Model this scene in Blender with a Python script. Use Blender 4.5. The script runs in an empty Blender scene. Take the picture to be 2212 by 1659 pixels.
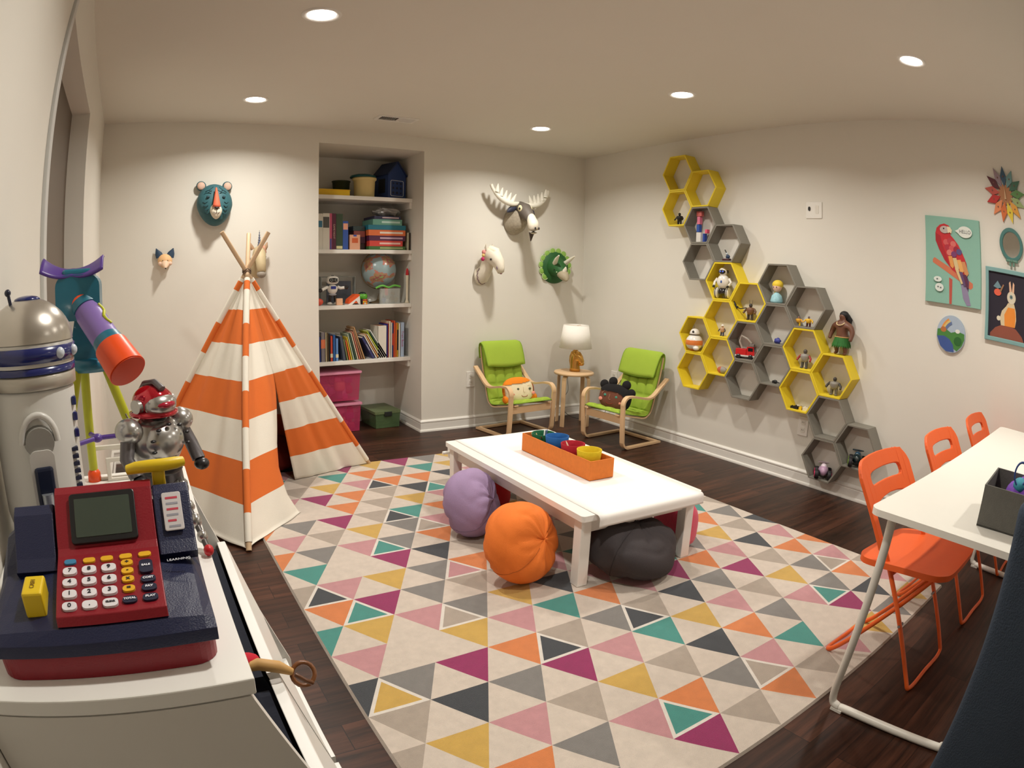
import bpy, bmesh, math, random
from mathutils import Matrix, Vector
PI = math.pi
sc = bpy.context.scene
COL = sc.collection

# ------------------------------------------------ camera (clip-on wide lens), exposure, world
cd = bpy.data.cameras.new('camera')
cam = bpy.data.objects.new('camera', cd); COL.objects.link(cam); sc.camera = cam
CX, CY, CZ = -3.88146, -4.79071, 1.32100
YAW, PITCH, ROLL = -0.497200, -0.188306, 0.012933
def _cam_matrix():
    cy, sy = math.cos(YAW), math.sin(YAW); cp, sp = math.cos(PITCH), math.sin(PITCH)
    f = Vector((-sy*cp, cy*cp, sp)); ri = Vector((cy, sy, 0)); up = ri.cross(f)
    c, s = math.cos(ROLL), math.sin(ROLL)
    R, U = c*ri+s*up, -s*ri+c*up
    return Matrix(((R.x, U.x, -f.x, CX), (R.y, U.y, -f.y, CY), (R.z, U.z, -f.z, CZ), (0, 0, 0, 1)))
cam.matrix_world = _cam_matrix()
cd.type = 'PANO'
cd.panorama_type = 'FISHEYE_LENS_POLYNOMIAL'
cd.sensor_width = 22.12; cd.sensor_height = 16.59
cd.fisheye_fov = PI
K1, K2, K3, K4 = 0.686766, 0.206079, -0.395159, 0.216860
cd.fisheye_polynomial_k0 = 0.0
cd.fisheye_polynomial_k1 = -K1/10; cd.fisheye_polynomial_k2 = -K2/100
cd.fisheye_polynomial_k3 = -K3/1000; cd.fisheye_polynomial_k4 = -K4/10000
cd.shift_x = (1106-999.35)/2212; cd.shift_y = (852.82-829.5)/1659
cd.clip_start = 0.01; cd.clip_end = 50
vs = sc.view_settings
vs.view_transform = 'Standard'; vs.look = 'None'; vs.gamma = 1; vs.use_curve_mapping = False
vs.exposure = 0.10
w = bpy.data.worlds.new('world'); sc.world = w; w.use_nodes = True
w.node_tree.nodes['Background'].inputs[0].default_value = (1, 0.85, 0.65, 1)
w.node_tree.nodes['Background'].inputs[1].default_value = 0.02
LAMP_W = 14.0
LAMP_COL = (1.0, 0.955, 0.875)
H = 2.44

# ------------------------------------------------ materials
def lin(c):
    c = c/255.0
    return c/12.92 if c <= 0.04045 else ((c+0.055)/1.055)**2.4
MATS = {}
def M(name, rgb, rough=0.55, metal=0.0, var=0.06, scale=18.0, bump=0.0, bscale=None, sheen=0.0, coat=0.0, alpha=1.0, trans=0.0, emit=None, es=1.0):
    """procedural principled material: base colour with a little noise variation and optional bump"""
    if name in MATS: return MATS[name]
    m = bpy.data.materials.new(name); m.use_nodes = True
    nt = m.node_tree; n = nt.nodes; L = nt.links; p = n['Principled BSDF']
    col = tuple(lin(c) for c in rgb)
    m.diffuse_color = (*col, 1)
    tc = n.new('ShaderNodeTexCoord')
    no = n.new('ShaderNodeTexNoise'); no.inputs['Scale'].default_value = scale; no.inputs['Detail'].default_value = 3
    L.new(tc.outputs['Object'], no.inputs['Vector'])
    mix = n.new('ShaderNodeMix'); mix.data_type = 'RGBA'
    mix.inputs[6].default_value = tuple(max(0, c*(1-var)) for c in col)+(1,)
    mix.inputs[7].default_value = tuple(min(1, c*(1+var)) for c in col)+(1,)
    L.new(no.outputs['Fac'], mix.inputs[0]); L.new(mix.outputs[2], p.inputs['Base Color'])
    p.inputs['Roughness'].default_value = rough; p.inputs['Metallic'].default_value = metal
    p.inputs['Alpha'].default_value = alpha
    p.inputs['Transmission Weight'].default_value = trans
    p.inputs['Coat Weight'].default_value = coat
    p.inputs['Sheen Weight'].default_value = sheen
    if bump:
        nb = n.new('ShaderNodeTexNoise'); nb.inputs['Scale'].default_value = bscale or scale*6; nb.inputs['Detail'].default_value = 4
        L.new(tc.outputs['Object'], nb.inputs['Vector'])
        b = n.new('ShaderNodeBump'); b.inputs['Strength'].default_value = bump; b.inputs['Distance'].default_value = 0.004
        L.new(nb.outputs['Fac'], b.inputs['Height']); L.new(b.outputs[0], p.inputs['Normal'])
    if emit:
        p.inputs['Emission Color'].default_value = tuple(emit)+(1,); p.inputs['Emission Strength'].default_value = es
    MATS[name] = m
    return m
_auto = {}
def CM(rgb, rough=0.5, **k):
    key = (tuple(rgb), rough, tuple(sorted(k.items())))
    if key not in _auto: _auto[key] = M('plastic_%03d' % len(_auto), rgb, rough, **k)
    return _auto[key]

# ------------------------------------------------ mesh builder
def frame(axis):
    a = Vector(axis).normalized()
    r = Vector((0, 0, 1)) if abs(a.z) < 0.9 else Vector((1, 0, 0))
    x = a.cross(r).normalized(); y = a.cross(x).normalized()
    return x, y, a
class MB:
    def __init__(s): s.v = []; s.f = []; s.m = []; s.s = []; s.T = Matrix()
    def add(s, vs, fs, mi=0, sm=False):
        o = len(s.v)
        s.v += [tuple(s.T @ Vector(v)) for v in vs]
        for k, f in enumerate(fs):
            s.f.append([o+i for i in f]); s.m.append(mi[k] if isinstance(mi, list) else mi); s.s.append(sm)
        return s
    def box(s, x0, x1, y0, y1, z0, z1, mi=0):
        v = [(x, y, z) for z in (z0, z1) for y in (y0, y1) for x in (x0, x1)]
        return s.add(v, [(0, 2, 3, 1), (4, 5, 7, 6), (0, 1, 5, 4), (2, 6, 7, 3), (0, 4, 6, 2), (1, 3, 7, 5)], mi)
    def cbox(s, c, d, mi=0):
        return s.box(c[0]-d[0]/2, c[0]+d[0]/2, c[1]-d[1]/2, c[1]+d[1]/2, c[2]-d[2]/2, c[2]+d[2]/2, mi)
    def cyl(s, p0, p1, r0, r1=None, n=16, mi=0, sm=True):
        r1 = r0 if r1 is None else r1
        p0, p1 = Vector(p0), Vector(p1); x, y, a = frame(p1-p0)
        ring = lambda p, r: [p+x*math.cos(t)*r+y*math.sin(t)*r for t in [2*PI*i/n for i in range(n)]]
        s.add(ring(p0, r0)+ring(p1, r1), [(i, (i+1) % n, n+(i+1) % n, n+i) for i in range(n)], mi, sm)
        s.add(ring(p0, r0), [tuple(range(n))[::-1]], mi); s.add(ring(p1, r1), [tuple(range(n))], mi)
        return s
    def lathe(s, prof, c=(0, 0, 0), n=24, mi=0, axis=(0, 0, 1), sm=True, mis=None):
        x, y, a = frame(axis); c = Vector(c); v = []; f = []; mm = []
        for r, z in prof:
            for i in range(n):
                t = 2*PI*i/n; v.append(c+a*z+x*math.cos(t)*max(r, 1e-5)+y*math.sin(t)*max(r, 1e-5))
        for j in range(len(prof)-1):
            for i in range(n):
                f.append((j*n+i, j*n+(i+1) % n, (j+1)*n+(i+1) % n, (j+1)*n+i)); mm.append(mis[j] if mis else mi)
        return s.add(v, f, mm, sm)
    def ell(s, c, r, nu=20, nv=12, mi=0, fn=None, mf=None):
        """ellipsoid; fn(unit vector)->unit vector deforms, mf(unit vector)->material"""
        if not hasattr(r, '__len__'): r = (r, r, r)
        v = []; f = []; mm = []
        def pt(j, i):
            ph = PI*j/nv; t = 2*PI*i/nu
            return Vector((math.sin(ph)*math.cos(t), math.sin(ph)*math.sin(t), math.cos(ph)))
        for j in range(nv+1):
            for i in range(nu):
                u = pt(min(max(j, 0.02), nv-0.02), i); q = fn(u) if fn else u
                v.append((c[0]+q.x*r[0], c[1]+q.y*r[1], c[2]+q.z*r[2]))
        for j in range(nv):
            for i in range(nu):
                f.append((j*nu+i, (j+1)*nu+i, (j+1)*nu+(i+1) % nu, j*nu+(i+1) % nu))
                mm.append(mf(pt(j+.5, i+.5)) if mf else mi)
        return s.add(v, f, mm, True)
    def tube(s, pts, r, n=10, mi=0, closed=False, rs=None):
        pts = [Vector(p) for p in pts]; N = len(pts); v = []; f = []
        x = None
        for k, p in enumerate(pts):
            if closed: d = pts[(k+1) % N]-pts[k-1]
            else: d = pts[min(k+1, N-1)]-pts[max(k-1, 0)]
            d = d.normalized()
            if x is None: x = frame(d)[0]
            x = (x-d*x.dot(d)).normalized(); y = d.cross(x)
            rr = rs[k] if rs else r
            v += [p+x*math.cos(2*PI*i/n)*rr+y*math.sin(2*PI*i/n)*rr for i in range(n)]
        for k in range(N if closed else N-1):
            a, b = k*n, ((k+1) % N)*n
            f += [(a+i, a+(i+1) % n, b+(i+1) % n, b+i) for i in range(n)]
        s.add(v, f, mi, True)
        if not closed: s.add(v[:n], [tuple(range(n))[::-1]], mi); s.add(v[-n:], [tuple(range(n))], mi)
        return s
    def prism(s, poly, a0, a1, plane='xy', mi=0, side=None):
        """extrude a polygon; plane gives the polygon's axes, a0..a1 the range on the third"""
        def P(p, a): return {'xy': (p[0], p[1], a), 'xz': (p[0], a, p[1]), 'yz': (a, p[0], p[1])}[plane]
        n = len(poly); v = [P(p, a0) for p in poly]+[P(p, a1) for p in poly]
        s.add(v, [tuple(range(n))[::-1], tuple(range(n, 2*n))], mi)
        return s.add(v, [(i, (i+1) % n, n+(i+1) % n, n+i) for i in range(n)], mi if side is None else side)
    def ring(s, outer, inner, a0, a1, plane='xy', mi=0):
        """extruded frame between two polygons with as many points"""
        def P(p, a): return {'xy': (p[0], p[1], a), 'xz': (p[0], a, p[1]), 'yz': (a, p[0], p[1])}[plane]
        n = len(outer)
        v = [P(p, a) for a in (a0, a1) for q in (outer, inner) for p in q]; f = []
        for i in range(n):
            j = (i+1) % n
            f += [(i, j, n+j, n+i), (2*n+i, 3*n+i, 3*n+j, 2*n+j), (i, 2*n+i, 2*n+j, j), (n+i, n+j, 3*n+j, 3*n+i)]
        return s.add(v, f, mi)
    def strip(s, path, x0, x1, th, mi=0, plane='yz', sm=False, closed=False):
        """bent board: 2-D path swept with thickness th, spanning x0..x1 on the third axis"""
        n = len(path); v = []
        for k, p in enumerate(path):
            a = path[k-1] if k or closed else path[0]; b = path[(k+1) % n] if k < n-1 or closed else path[-1]
            d = Vector((b[0]-a[0], b[1]-a[1])).normalized(); nn = Vector((-d.y, d.x))*th/2
            for x in (x0, x1):
                for sg in (-1, 1):
                    q = (p[0]+nn.x*sg, p[1]+nn.y*sg)
                    v.append({'yz': (x, q[0], q[1]), 'xz': (q[0], x, q[1]), 'xy': (q[0], q[1], x)}[plane])
        f = []
        for k in range(n if closed else n-1):
            a, b = 4*k, 4*((k+1) % n)
            f += [(a, a+1, b+1, b), (a+1, a+3, b+3, b+1), (a+3, a+2, b+2, b+3), (a+2, a, b, b+2)]
        s.add(v, f, mi, sm)
        if not closed: s.add(v[:4], [(0, 2, 3, 1)], mi); s.add(v[-4:], [(0, 1, 3, 2)], mi)
        return s
    def grid(s, fn, nu, nv, mi=0, sm=True, cu=False, mf=None):
        v = [fn(i/nu, j/nv) for j in range(nv+1) for i in range(nu+(0 if cu else 1))]
        W = nu if cu else nu+1; f = []; mm = []
        for j in range(nv):
            for i in range(nu):
                i2 = (i+1) % W
                f.append((j*W+i, j*W+i2, (j+1)*W+i2, (j+1)*W+i)); mm.append(mf((i+.5)/nu, (j+.5)/nv) if mf else mi)
        return s.add(v, f, mm, sm)
def obj(name, mb, mats, parent=None, bevel=0, seg=2, loc=None, rot=None, solid=0, sub=0, label=None, weld=False):
    me = bpy.data.meshes.new(name)
    me.from_pydata([tuple(v) for v in mb.v], [], mb.f)
    if not isinstance(mats, (list, tuple)): mats = [mats]
    for m in mats: me.materials.append(m)
    me.polygons.foreach_set('material_index', mb.m); me.polygons.foreach_set('use_smooth', mb.s)
    bm = bmesh.new(); bm.from_mesh(me)
    if weld: bmesh.ops.remove_doubles(bm, verts=bm.verts, dist=1e-5)
    bmesh.ops.recalc_face_normals(bm, faces=bm.faces); bm.to_mesh(me); bm.free()
    me.update()
    o = bpy.data.objects.new(name, me); COL.objects.link(o)
    if parent: o.parent = parent
    if loc is not None: o.location = loc
    if rot is not None: o.rotation_euler = rot
    if solid:
        md = o.modifiers.new('solid', 'SOLIDIFY'); md.thickness = solid; md.offset = 0
    if bevel:
        md = o.modifiers.new('bevel', 'BEVEL'); md.width = bevel; md.segments = seg; md.limit_method = 'ANGLE'; md.angle_limit = math.radians(40)
        md.harden_normals = False
    if sub:
        md = o.modifiers.new('sub', 'SUBSURF'); md.levels = sub; md.render_levels = sub
    if label: o['label'] = label
    return o
def tag(o, label, cat, group=None, kind=None):
    o['label'] = label; o['category'] = cat
    if group: o['group'] = group
    if kind: o['kind'] = kind
    return o
def thing(name, label, cat, loc=(0, 0, 0), rz=0.0, group=None, rot=None):
    o = bpy.data.objects.new(name, None); COL.objects.link(o)
    o.empty_display_size = 0.05
    o.location = loc; o.rotation_euler = rot or (0, 0, rz)
    return tag(o, label, cat, group)
def struct(name, mb, mats, **k):
    o = obj(name, mb, mats, **k); o['kind'] = 'structure'; return o
def copy_tree(o, parent=None):
    c = o.copy(); COL.objects.link(c)
    if parent: c.parent = parent
    for ch in list(o.children): copy_tree(ch, c)
    return c
def arc(cx, cy, r, a0, a1, n=8, ry=None):
    ry = r if ry is None else ry
    return [(cx+r*math.cos(math.radians(a0+(a1-a0)*i/n)), cy+ry*math.sin(math.radians(a0+(a1-a0)*i/n))) for i in range(n+1)]
def rrect(x0, x1, y0, y1, r, n=5):
    return arc(x1-r, y0+r, r, -90, 0, n)+arc(x1-r, y1-r, r, 0, 90, n)+arc(x0+r, y1-r, r, 90, 180, n)+arc(x0+r, y0+r, r, 180, 270, n)
def spline(pts, k=6, closed=False):
    pts = [Vector(p) for p in pts]; n = len(pts); out = []
    for i in range(n if closed else n-1):
        if closed: a, b, c, d = pts[i-1], pts[i], pts[(i+1) % n], pts[(i+2) % n]
        else: a, b, c, d = pts[max(i-1, 0)], pts[i], pts[i+1], pts[min(i+2, n-1)]
        for j in range(k):
            t = j/k
            out.append(0.5*((2*b)+(c-a)*t+(2*a-5*b+4*c-d)*t*t+(3*b-a-3*c+d)*t**3))
    if not closed: out.append(pts[-1])
    return out
def text_mesh(name, body, size, mat, parent, loc, rot, depth=0.0006, align='CENTER', bold=0.0, sx=1.0):
    cu = bpy.data.curves.new('t', 'FONT'); cu.body = body; cu.size = size; cu.align_x = align; cu.align_y = 'CENTER'; cu.extrude = depth; cu.offset = bold
    to = bpy.data.objects.new('t', cu); COL.objects.link(to)
    bpy.context.view_layer.update()
    me = bpy.data.meshes.new_from_object(to.evaluated_get(bpy.context.evaluated_depsgraph_get()))
    bpy.data.objects.remove(to); bpy.data.curves.remove(cu)
    me.name = name; me.materials.clear(); me.materials.append(mat)
    o = bpy.data.objects.new(name, me); COL.objects.link(o); o.parent = parent; o.location = loc; o.rotation_euler = rot; o.scale = (sx, 1, 1)
    return o

# ------------------------------------------------ room shell
m_wall = M('wall_paint', (226, 222, 212), 0.75, var=0.015, scale=3, bump=0.05, bscale=260)
m_ceil = M('ceiling_paint', (222, 217, 206), 0.85, var=0.015, scale=3, bump=0.05, bscale=200)
m_trim = M('trim_paint', (236, 233, 226), 0.35, var=0.01)
m_white = M('white_lacquer', (240, 238, 232), 0.32, var=0.01)
def floor_material():
    m = bpy.data.materials.new('dark_wood_planks'); m.use_nodes = True
    nt = m.node_tree; n = nt.nodes; L = nt.links; p = n['Principled BSDF']
    tc = n.new('ShaderNodeTexCoord')
    br = n.new('ShaderNodeTexBrick'); br.offset = 0.37; br.offset_frequency = 2
    br.inputs['Scale'].default_value = 1; br.inputs['Brick Width'].default_value = 1.15; br.inputs['Row Height'].default_value = 0.125
    br.inputs['Mortar Size'].default_value = 0.0016; br.inputs['Mortar Smooth'].default_value = 0.3; br.inputs['Bias'].default_value = 0
    br.inputs['Color1'].default_value = (0, 0, 0, 1); br.inputs['Color2'].default_value = (1, 1, 1, 1); br.inputs['Mortar'].default_value = (0.5, 0.5, 0.5, 1)
    L.new(tc.outputs['Object'], br.inputs['Vector'])
    mp = n.new('ShaderNodeMapping'); mp.inputs['Scale'].default_value = (1.6, 22, 1); L.new(tc.outputs['Object'], mp.inputs['Vector'])
    addv = n.new('ShaderNodeVectorMath'); addv.operation = 'ADD'
    sc3 = n.new('ShaderNodeVectorMath'); sc3.operation = 'SCALE'; sc3.inputs['Scale'].default_value = 7
    L.new(br.outputs['Color'], sc3.inputs[0]); L.new(mp.outputs[0], addv.inputs[0]); L.new(sc3.outputs[0], addv.inputs[1])
    g = n.new('ShaderNodeTexNoise'); g.inputs['Scale'].default_value = 1.5; g.inputs['Detail'].default_value = 6; g.inputs['Roughness'].default_value = 0.65
    L.new(addv.outputs[0], g.inputs['Vector'])
    cr = n.new('ShaderNodeValToRGB'); e = cr.color_ramp.elements
    e[0].position = 0.32; e[0].color = (lin(34), lin(21), lin(15), 1); e[1].position = 0.72; e[1].color = (lin(86), lin(54), lin(40), 1)
    L.new(g.outputs['Fac'], cr.inputs[0])
    mx = n.new('ShaderNodeMix'); mx.data_type = 'RGBA'; mx.blend_type = 'MULTIPLY'; mx.inputs[0].default_value = 1
    cr2 = n.new('ShaderNodeValToRGB'); e = cr2.color_ramp.elements
    e[0].color = (0.6, 0.58, 0.56, 1); e[1].color = (1.2, 1.12, 1.08, 1)
    L.new(br.outputs['Color'], cr2.inputs[0]); L.new(cr.outputs[0], mx.inputs[6]); L.new(cr2.outputs[0], mx.inputs[7])
    mo = n.new('ShaderNodeMix'); mo.data_type = 'RGBA'; mo.inputs[7].default_value = (0.006, 0.004, 0.003, 1)
    L.new(br.outputs['Fac'], mo.inputs[0]); L.new(mx.outputs[2], mo.inputs[6]); L.new(mo.outputs[2], p.inputs['Base Color'])
    p.inputs['Roughness'].default_value = 0.40; p.inputs['Specular IOR Level'].default_value = 0.3
    b = n.new('ShaderNodeBump'); b.inputs['Strength'].default_value = 0.12; b.inputs['Distance'].default_value = 0.002
    L.new(g.outputs['Fac'], b.inputs['Height']); L.new(b.outputs[0], p.inputs['Normal'])
    return m
XL, YF = -4.159, -6.3
AX0, AX1, AZ, AY = -2.545, -1.665, 2.327, 0.60      # alcove
DY0, DY1, DZ = -2.91, -1.46, 2.16                   # opening in the left wall
struct('floor', MB().box(XL-0.1, 0.1, YF-0.1, AY+0.1, -0.1, 0), floor_material())
struct('ceiling', MB().box(XL-0.3, 0.3, YF-0.2, 0.2, H, H+0.1), m_ceil)
b = MB()
b.box(XL-0.3, AX0, 0, 0.1, 0, H).box(AX1, 0.1, 0, 0.1, 0, H).box(AX0, AX1, 0, 0.1, AZ, H)
struct('wall_back', b, m_wall)
b = MB()
b.box(AX0-0.1, AX0, 0.1, AY+0.1, 0, AZ+0.1).box(AX1, AX1+0.1, 0.1, AY+0.1, 0, AZ+0.1).box(AX0, AX1, AY, AY+0.1, 0, AZ+0.1).box(AX0, AX1, 0.1, AY, AZ, AZ+0.1)
struct('wall_alcove', b, m_wall)
struct('wall_right', MB().box(0, 0.1, YF, 0, 0, H), m_wall)
struct('wall_front', MB().box(XL-0.1, 0.1, YF-0.1, YF, 0, H), m_wall)
b = MB(); b.box(XL-0.1, XL, YF, DY0, 0, H).box(XL-0.1, XL, DY1, 0, 0, H).box(XL-0.1, XL, DY0, DY1, DZ, H)
struct('wall_left', b, m_wall)
b = MB(); b.box(XL-0.16, XL-0.1, DY0-0.1, DY1+0.1, 0, DZ+0.1)
struct('door_1', b, M('dark_door_paint', (104, 92, 80), 0.6, var=0.02, scale=2))
b = MB(); b.box(XL-0.002, XL+0.012, DY0-0.055, DY0, 0, DZ+0.05)
struct('trim_1', b, M('grey_casing_paint', (205, 205, 202), 0.45, var=0.01), bevel=0.003)
HB = 0.10
def base_prof(t=0.014):
    # distance from wall, height
    return [(0, 0), (0.022, 0), (0.022, 0.008), (0.019, 0.016), (0.012, 0.020), (0.012, 0.068), (0.010, 0.074), (0.015, 0.080), (0.015, 0.088), (0.007, 0.096), (0.004, HB), (0, HB)]
def baseboard(mb, p0, p1, nrm, e0=0, e1=0):
    p0, p1, nrm = Vector((*p0, 0)), Vector((*p1, 0)), Vector((*nrm, 0)); d = (p1-p0).normalized()
    pr = base_prof(); n = len(pr)
    v = [p0+nrm*a-d*a*e0+Vector((0, 0, z)) for a, z in pr]+[p1+nrm*a+d*a*e1+Vector((0, 0, z)) for a, z in pr]
    mb.add(v, [(i, (i+1) % n, n+(i+1) % n, n+i) for i in range(n)]+[tuple(range(n))[::-1], tuple(range(n, 2*n))])
b = MB(); baseboard(b, (XL, 0), (AX0, 0), (0, -1), -1, 1); baseboard(b, (AX1, 0), (0, 0), (0, -1), 1, -1)
struct('baseboard_back', b, m_trim)
b = MB(); baseboard(b, (AX0, 0), (AX0, AY), (1, 0), 1, -1); baseboard(b, (AX0, AY), (AX1, AY), (0, -1), -1, -1); baseboard(b, (AX1, AY), (AX1, 0), (-1, 0), -1, 1)
struct('baseboard_alcove', b, m_trim)
b = MB(); baseboard(b, (0, 0), (0, YF), (-1, 0), -1, -1); struct('baseboard_right', b, m_trim)
b = MB(); baseboard(b, (XL, 0), (XL, DY1), (1, 0), -1, 0); baseboard(b, (XL, DY0-0.06), (XL, YF), (1, 0), 0, -1); struct('baseboard_left', b, m_trim)

# ------------------------------------------------ recessed lights
m_glow = M('lamp_diffuser', (255, 250, 240), 0.4, emit=(1.0, 0.95, 0.88), es=14.0)
def ceiling_light(x, y, label):
    t = thing('recessed_light', label, 'ceiling light', (x, y, H), group='recessed ceiling lights')
    obj('trim_ring', MB().lathe([(0.062, 0.004), (0.064, -0.003), (0.078, -0.006), (0.086, -0.004), (0.088, 0.0)], n=32), m_trim, t)
    obj('diffuser', MB().lathe([(0.0005, -0.001), (0.062, -0.001), (0.062, 0.004)], n=32), m_glow, t)
    ld = bpy.data.lights.new('downlight', 'AREA'); ld.shape = 'DISK'; ld.size = 0.12; ld.energy = LAMP_W; ld.color = LAMP_COL; ld.spread = math.radians(150)
    lo = bpy.data.objects.new('downlight', ld); COL.objects.link(lo); lo.parent = t; lo.location = (0, 0, -0.012)
    return t
for x, y, l in ((-3.162, -0.69, 'round recessed downlight above the teepee, left end of the far row'),
                (-3.162, -2.176, 'round recessed downlight nearest the top edge, left row in front of the teepee light'),
                (-1.067, -0.785, 'round recessed downlight in the far corner above the lamp and green chairs'),
                (-0.99, -2.14, 'round recessed downlight above the honeycomb shelves, between two others of its row'),
                (-1.06, -3.76, 'round recessed downlight nearest the right edge, above the folding chairs'),
                (-3.162, -3.76, 'round recessed downlight over the cabinet by the left wall'),
                (-1.06, -5.3, 'round recessed downlight behind the white folding table')):  # last one is out of view, added to lift the right wall
    ceiling_light(x, y, l)
# ceiling vent
t = thing('ceiling_vent', 'white louvred rectangular air vent in the ceiling above the shelf alcove', 'vent', (-2.12, -0.505, H))
obj('frame', MB().ring([(-.15, -.07), (.15, -.07), (.15, .07), (-.15, .07)], [(-.128, -.048), (.128, -.048), (.128, .048), (-.128, .048)], -0.008, 0), m_trim, t)
b = MB()
for sgn in (-1, 1):
    for i in range(9):
        x = sgn*(0.012+i*0.0135)
        b.add([(x, -.048, -.001), (x+sgn*.009, -.048, -.009), (x+sgn*.009, .048, -.009), (x, .048, -.001)], [(0, 1, 2, 3)])
obj('louvre', b, m_trim, t, solid=0.0012)
obj('backing', MB().box(-.13, .13, -.05, .05, -.0008, -0.0002), M('vent_dark', (70, 62, 54), 0.8), t)

# ------------------------------------------------ rug with a lattice of triangles
RC = {'m': (148, 26, 90), 'o': (216, 126, 66), 'p': (196, 140, 144), 'y': (204, 164, 76), 't': (62, 142, 132), 'g': (128, 124, 120), 'b': (172, 158, 144), 'd': (54, 58, 64), 'c': (212, 198, 184), 'w': (226, 218, 208)}
RUGD = {}
for row in ('-2:-1p 0c 1g 2b -2g -3g -4d -5o -6p -7o -8p 3b', '-1:-.5y .5m 1.5d 2.5y -1.5g -2.5b -3.5o -4.5b -5.5g -6.5p',
            '0:-3b -2y -1p 0o 1g 2p 3o -4o -5g', '1:-.5b .5m 1.5b 2.5g -1.5t -2.5d -3.5p', '2:0p 1y 2p -1g -2o -3p 3c',
            '3:-.5t .5b 1.5o 2.5m -1.5b -2.5p -3.5g', '4:0d 1g 2b -1y -2d -3m -4t -5o', '5:-.5o .5p 1.5o -1.5p -2.5g -3.5o -4.5g',
            '6:0t -1g -2b -3m -4p 1b -5y', '7:-.5c .5p -1.5p -2.5y -3.5b -4.5d 1.5o', '8:-1m -2g -3g -4o 0y 1p -5p', '9:-1.5d -2.5o -3.5p -.5g -4.5o .5b', '10:-2p -3b -1y -4g', 
            '-3:-.5y .5p -1.5m -2.5y -3.5m -4.5g -5.5g -6.5t -7.5y -8.5d 1.5d -9.5o 2.5b', '-4:-2p -1o -3c -4p -5y -6b -7b -8b -9o 0t 1c',
            '-5:-2.5t -3.5g -4.5b -5.5m -6.5o -7.5o -8.5p -1.5b -.5g', '-6:-3o -4p -5g -6c -7m -8y -9t'):
    i, cells = row.split(':')
    for c in cells.split(): RUGD[(int(i), float(c[:-1]))] = c[-1]
RUGI = {(-2, 1.5): 'y', (-4, -1.5): 'd', (-3, -1): 't', (-3, -4): 't', (-1, -1): 'b', (1, 0): 'd', (-1, -3): 'p', (-3, -6): 'd', (-2, -5.5): 'b',
        (3, -1): 'd', (3, 2): 't', (5, 1): 'b', (8, -1.5): 't', (9, -3): 'b', (-4, -8.5): 'd', (5, -5): 'd', (-2, -8.5): 't', (4, -3.5): 'd'}
def make_rug():
    S = 0.21166; OX, OY = -2.83517, -3.07863
    TH = 0.012
    x0, x1, y1, y0 = OX-2.5*S, OX+9.5*S, OY+13*.8660254*S, OY-5*.8660254*S
    def P(i, k): return (OX+S*(i-k/2), OY-.8660254*S*k)      # k = row
    def L(i, v): return P(i, v+i/2)
    def clip(poly):
        for ax, lim, sg in ((0, x0, 1), (0, x1, -1), (1, y0, 1), (1, y1, -1)):
            out = []
            for a, b in zip(poly, poly[1:]+poly[:1]):
                da, db = (a[ax]-lim)*sg, (b[ax]-lim)*sg
                if da >= -1e-9: out.append(a)
                if (da > 1e-9 and db < -1e-9) or (da < -1e-9 and db > 1e-9):
                    t = da/(da-db); out.append((a[0]+(b[0]-a[0])*t, a[1]+(b[1]-a[1])*t))
            poly = out
            if len(poly) < 3: return []
        return poly
    keys = list(RC); b = MB(); rnd = random.Random(4)
    cx, cy = (x0+x1)/2, (y0+y1)/2
    def put(poly, c):
        poly = clip(poly)
        if len(poly) >= 3: b.add([(x-cx, y-cy, TH) for x, y in poly], [tuple(range(len(poly)))], keys.index(c))
    def wob(a, c2):    # slightly irregular tufted edge between two lattice points
        return [a]
    for i in range(-14, 20):
        for kk in range(-28, 13):
            v = kk/2
            k = v+i/2
            if abs(k-round(k)) > 1e-6: continue
            tri = [L(i, v), L(i+1, v-.5), L(i+1, v+.5)]
            c = RUGD.get((i, v)) or rnd.choice('mopytgbdgbpogb')
            put(tri, c)
        for kk in range(-28, 13):
            v = kk/2
            k = v+.5+i/2
            if abs(k-round(k)) > 1e-6: continue
            tri = [L(i, v-.5), L(i, v+.5), L(i+1, v)]
            c = RUGI.get((i, v))
            if not c: put(tri, 'c'); continue
            g = (sum(p[0] for p in tri)/3, sum(p[1] for p in tri)/3)
            o1 = [(g[0]+(p[0]-g[0])*.79, g[1]+(p[1]-g[1])*.79) for p in tri]
            put(o1, c)
            for q in range(3):
                r = (q+1) % 3; put([tri[q], tri[r], o1[r], o1[q]], 'w')
    # edge binding and underside
    X, Y = (x1-x0)/2, (y1-y0)/2
    b.add([(-X, -Y, TH), (X, -Y, TH), (X, Y, TH), (-X, Y, TH), (-X-.006, -Y-.006, 0), (X+.006, -Y-.006, 0), (X+.006, Y+.006, 0), (-X-.006, Y+.006, 0)],
          [(0, 4, 5, 1), (1, 5, 6, 2), (2, 6, 7, 3), (3, 7, 4, 0), (4, 7, 6, 5)], keys.index('c'))
    mats = [M('rug_wool_'+n, RC[k], 0.95, var=0.13, scale=30, bump=0.9, bscale=420, sheen=0.25) for k, n in zip(keys, ('magenta', 'orange', 'pink', 'mustard', 'teal', 'grey', 'beige', 'charcoal', 'cream', 'ivory'))]
    o = obj('area_rug', b, mats, loc=(cx, cy, 0.0))
    tag(o, 'large cream area rug with rows of multicoloured triangles on the dark wood floor', 'rug')
make_rug()
RZ = 0.012

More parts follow.
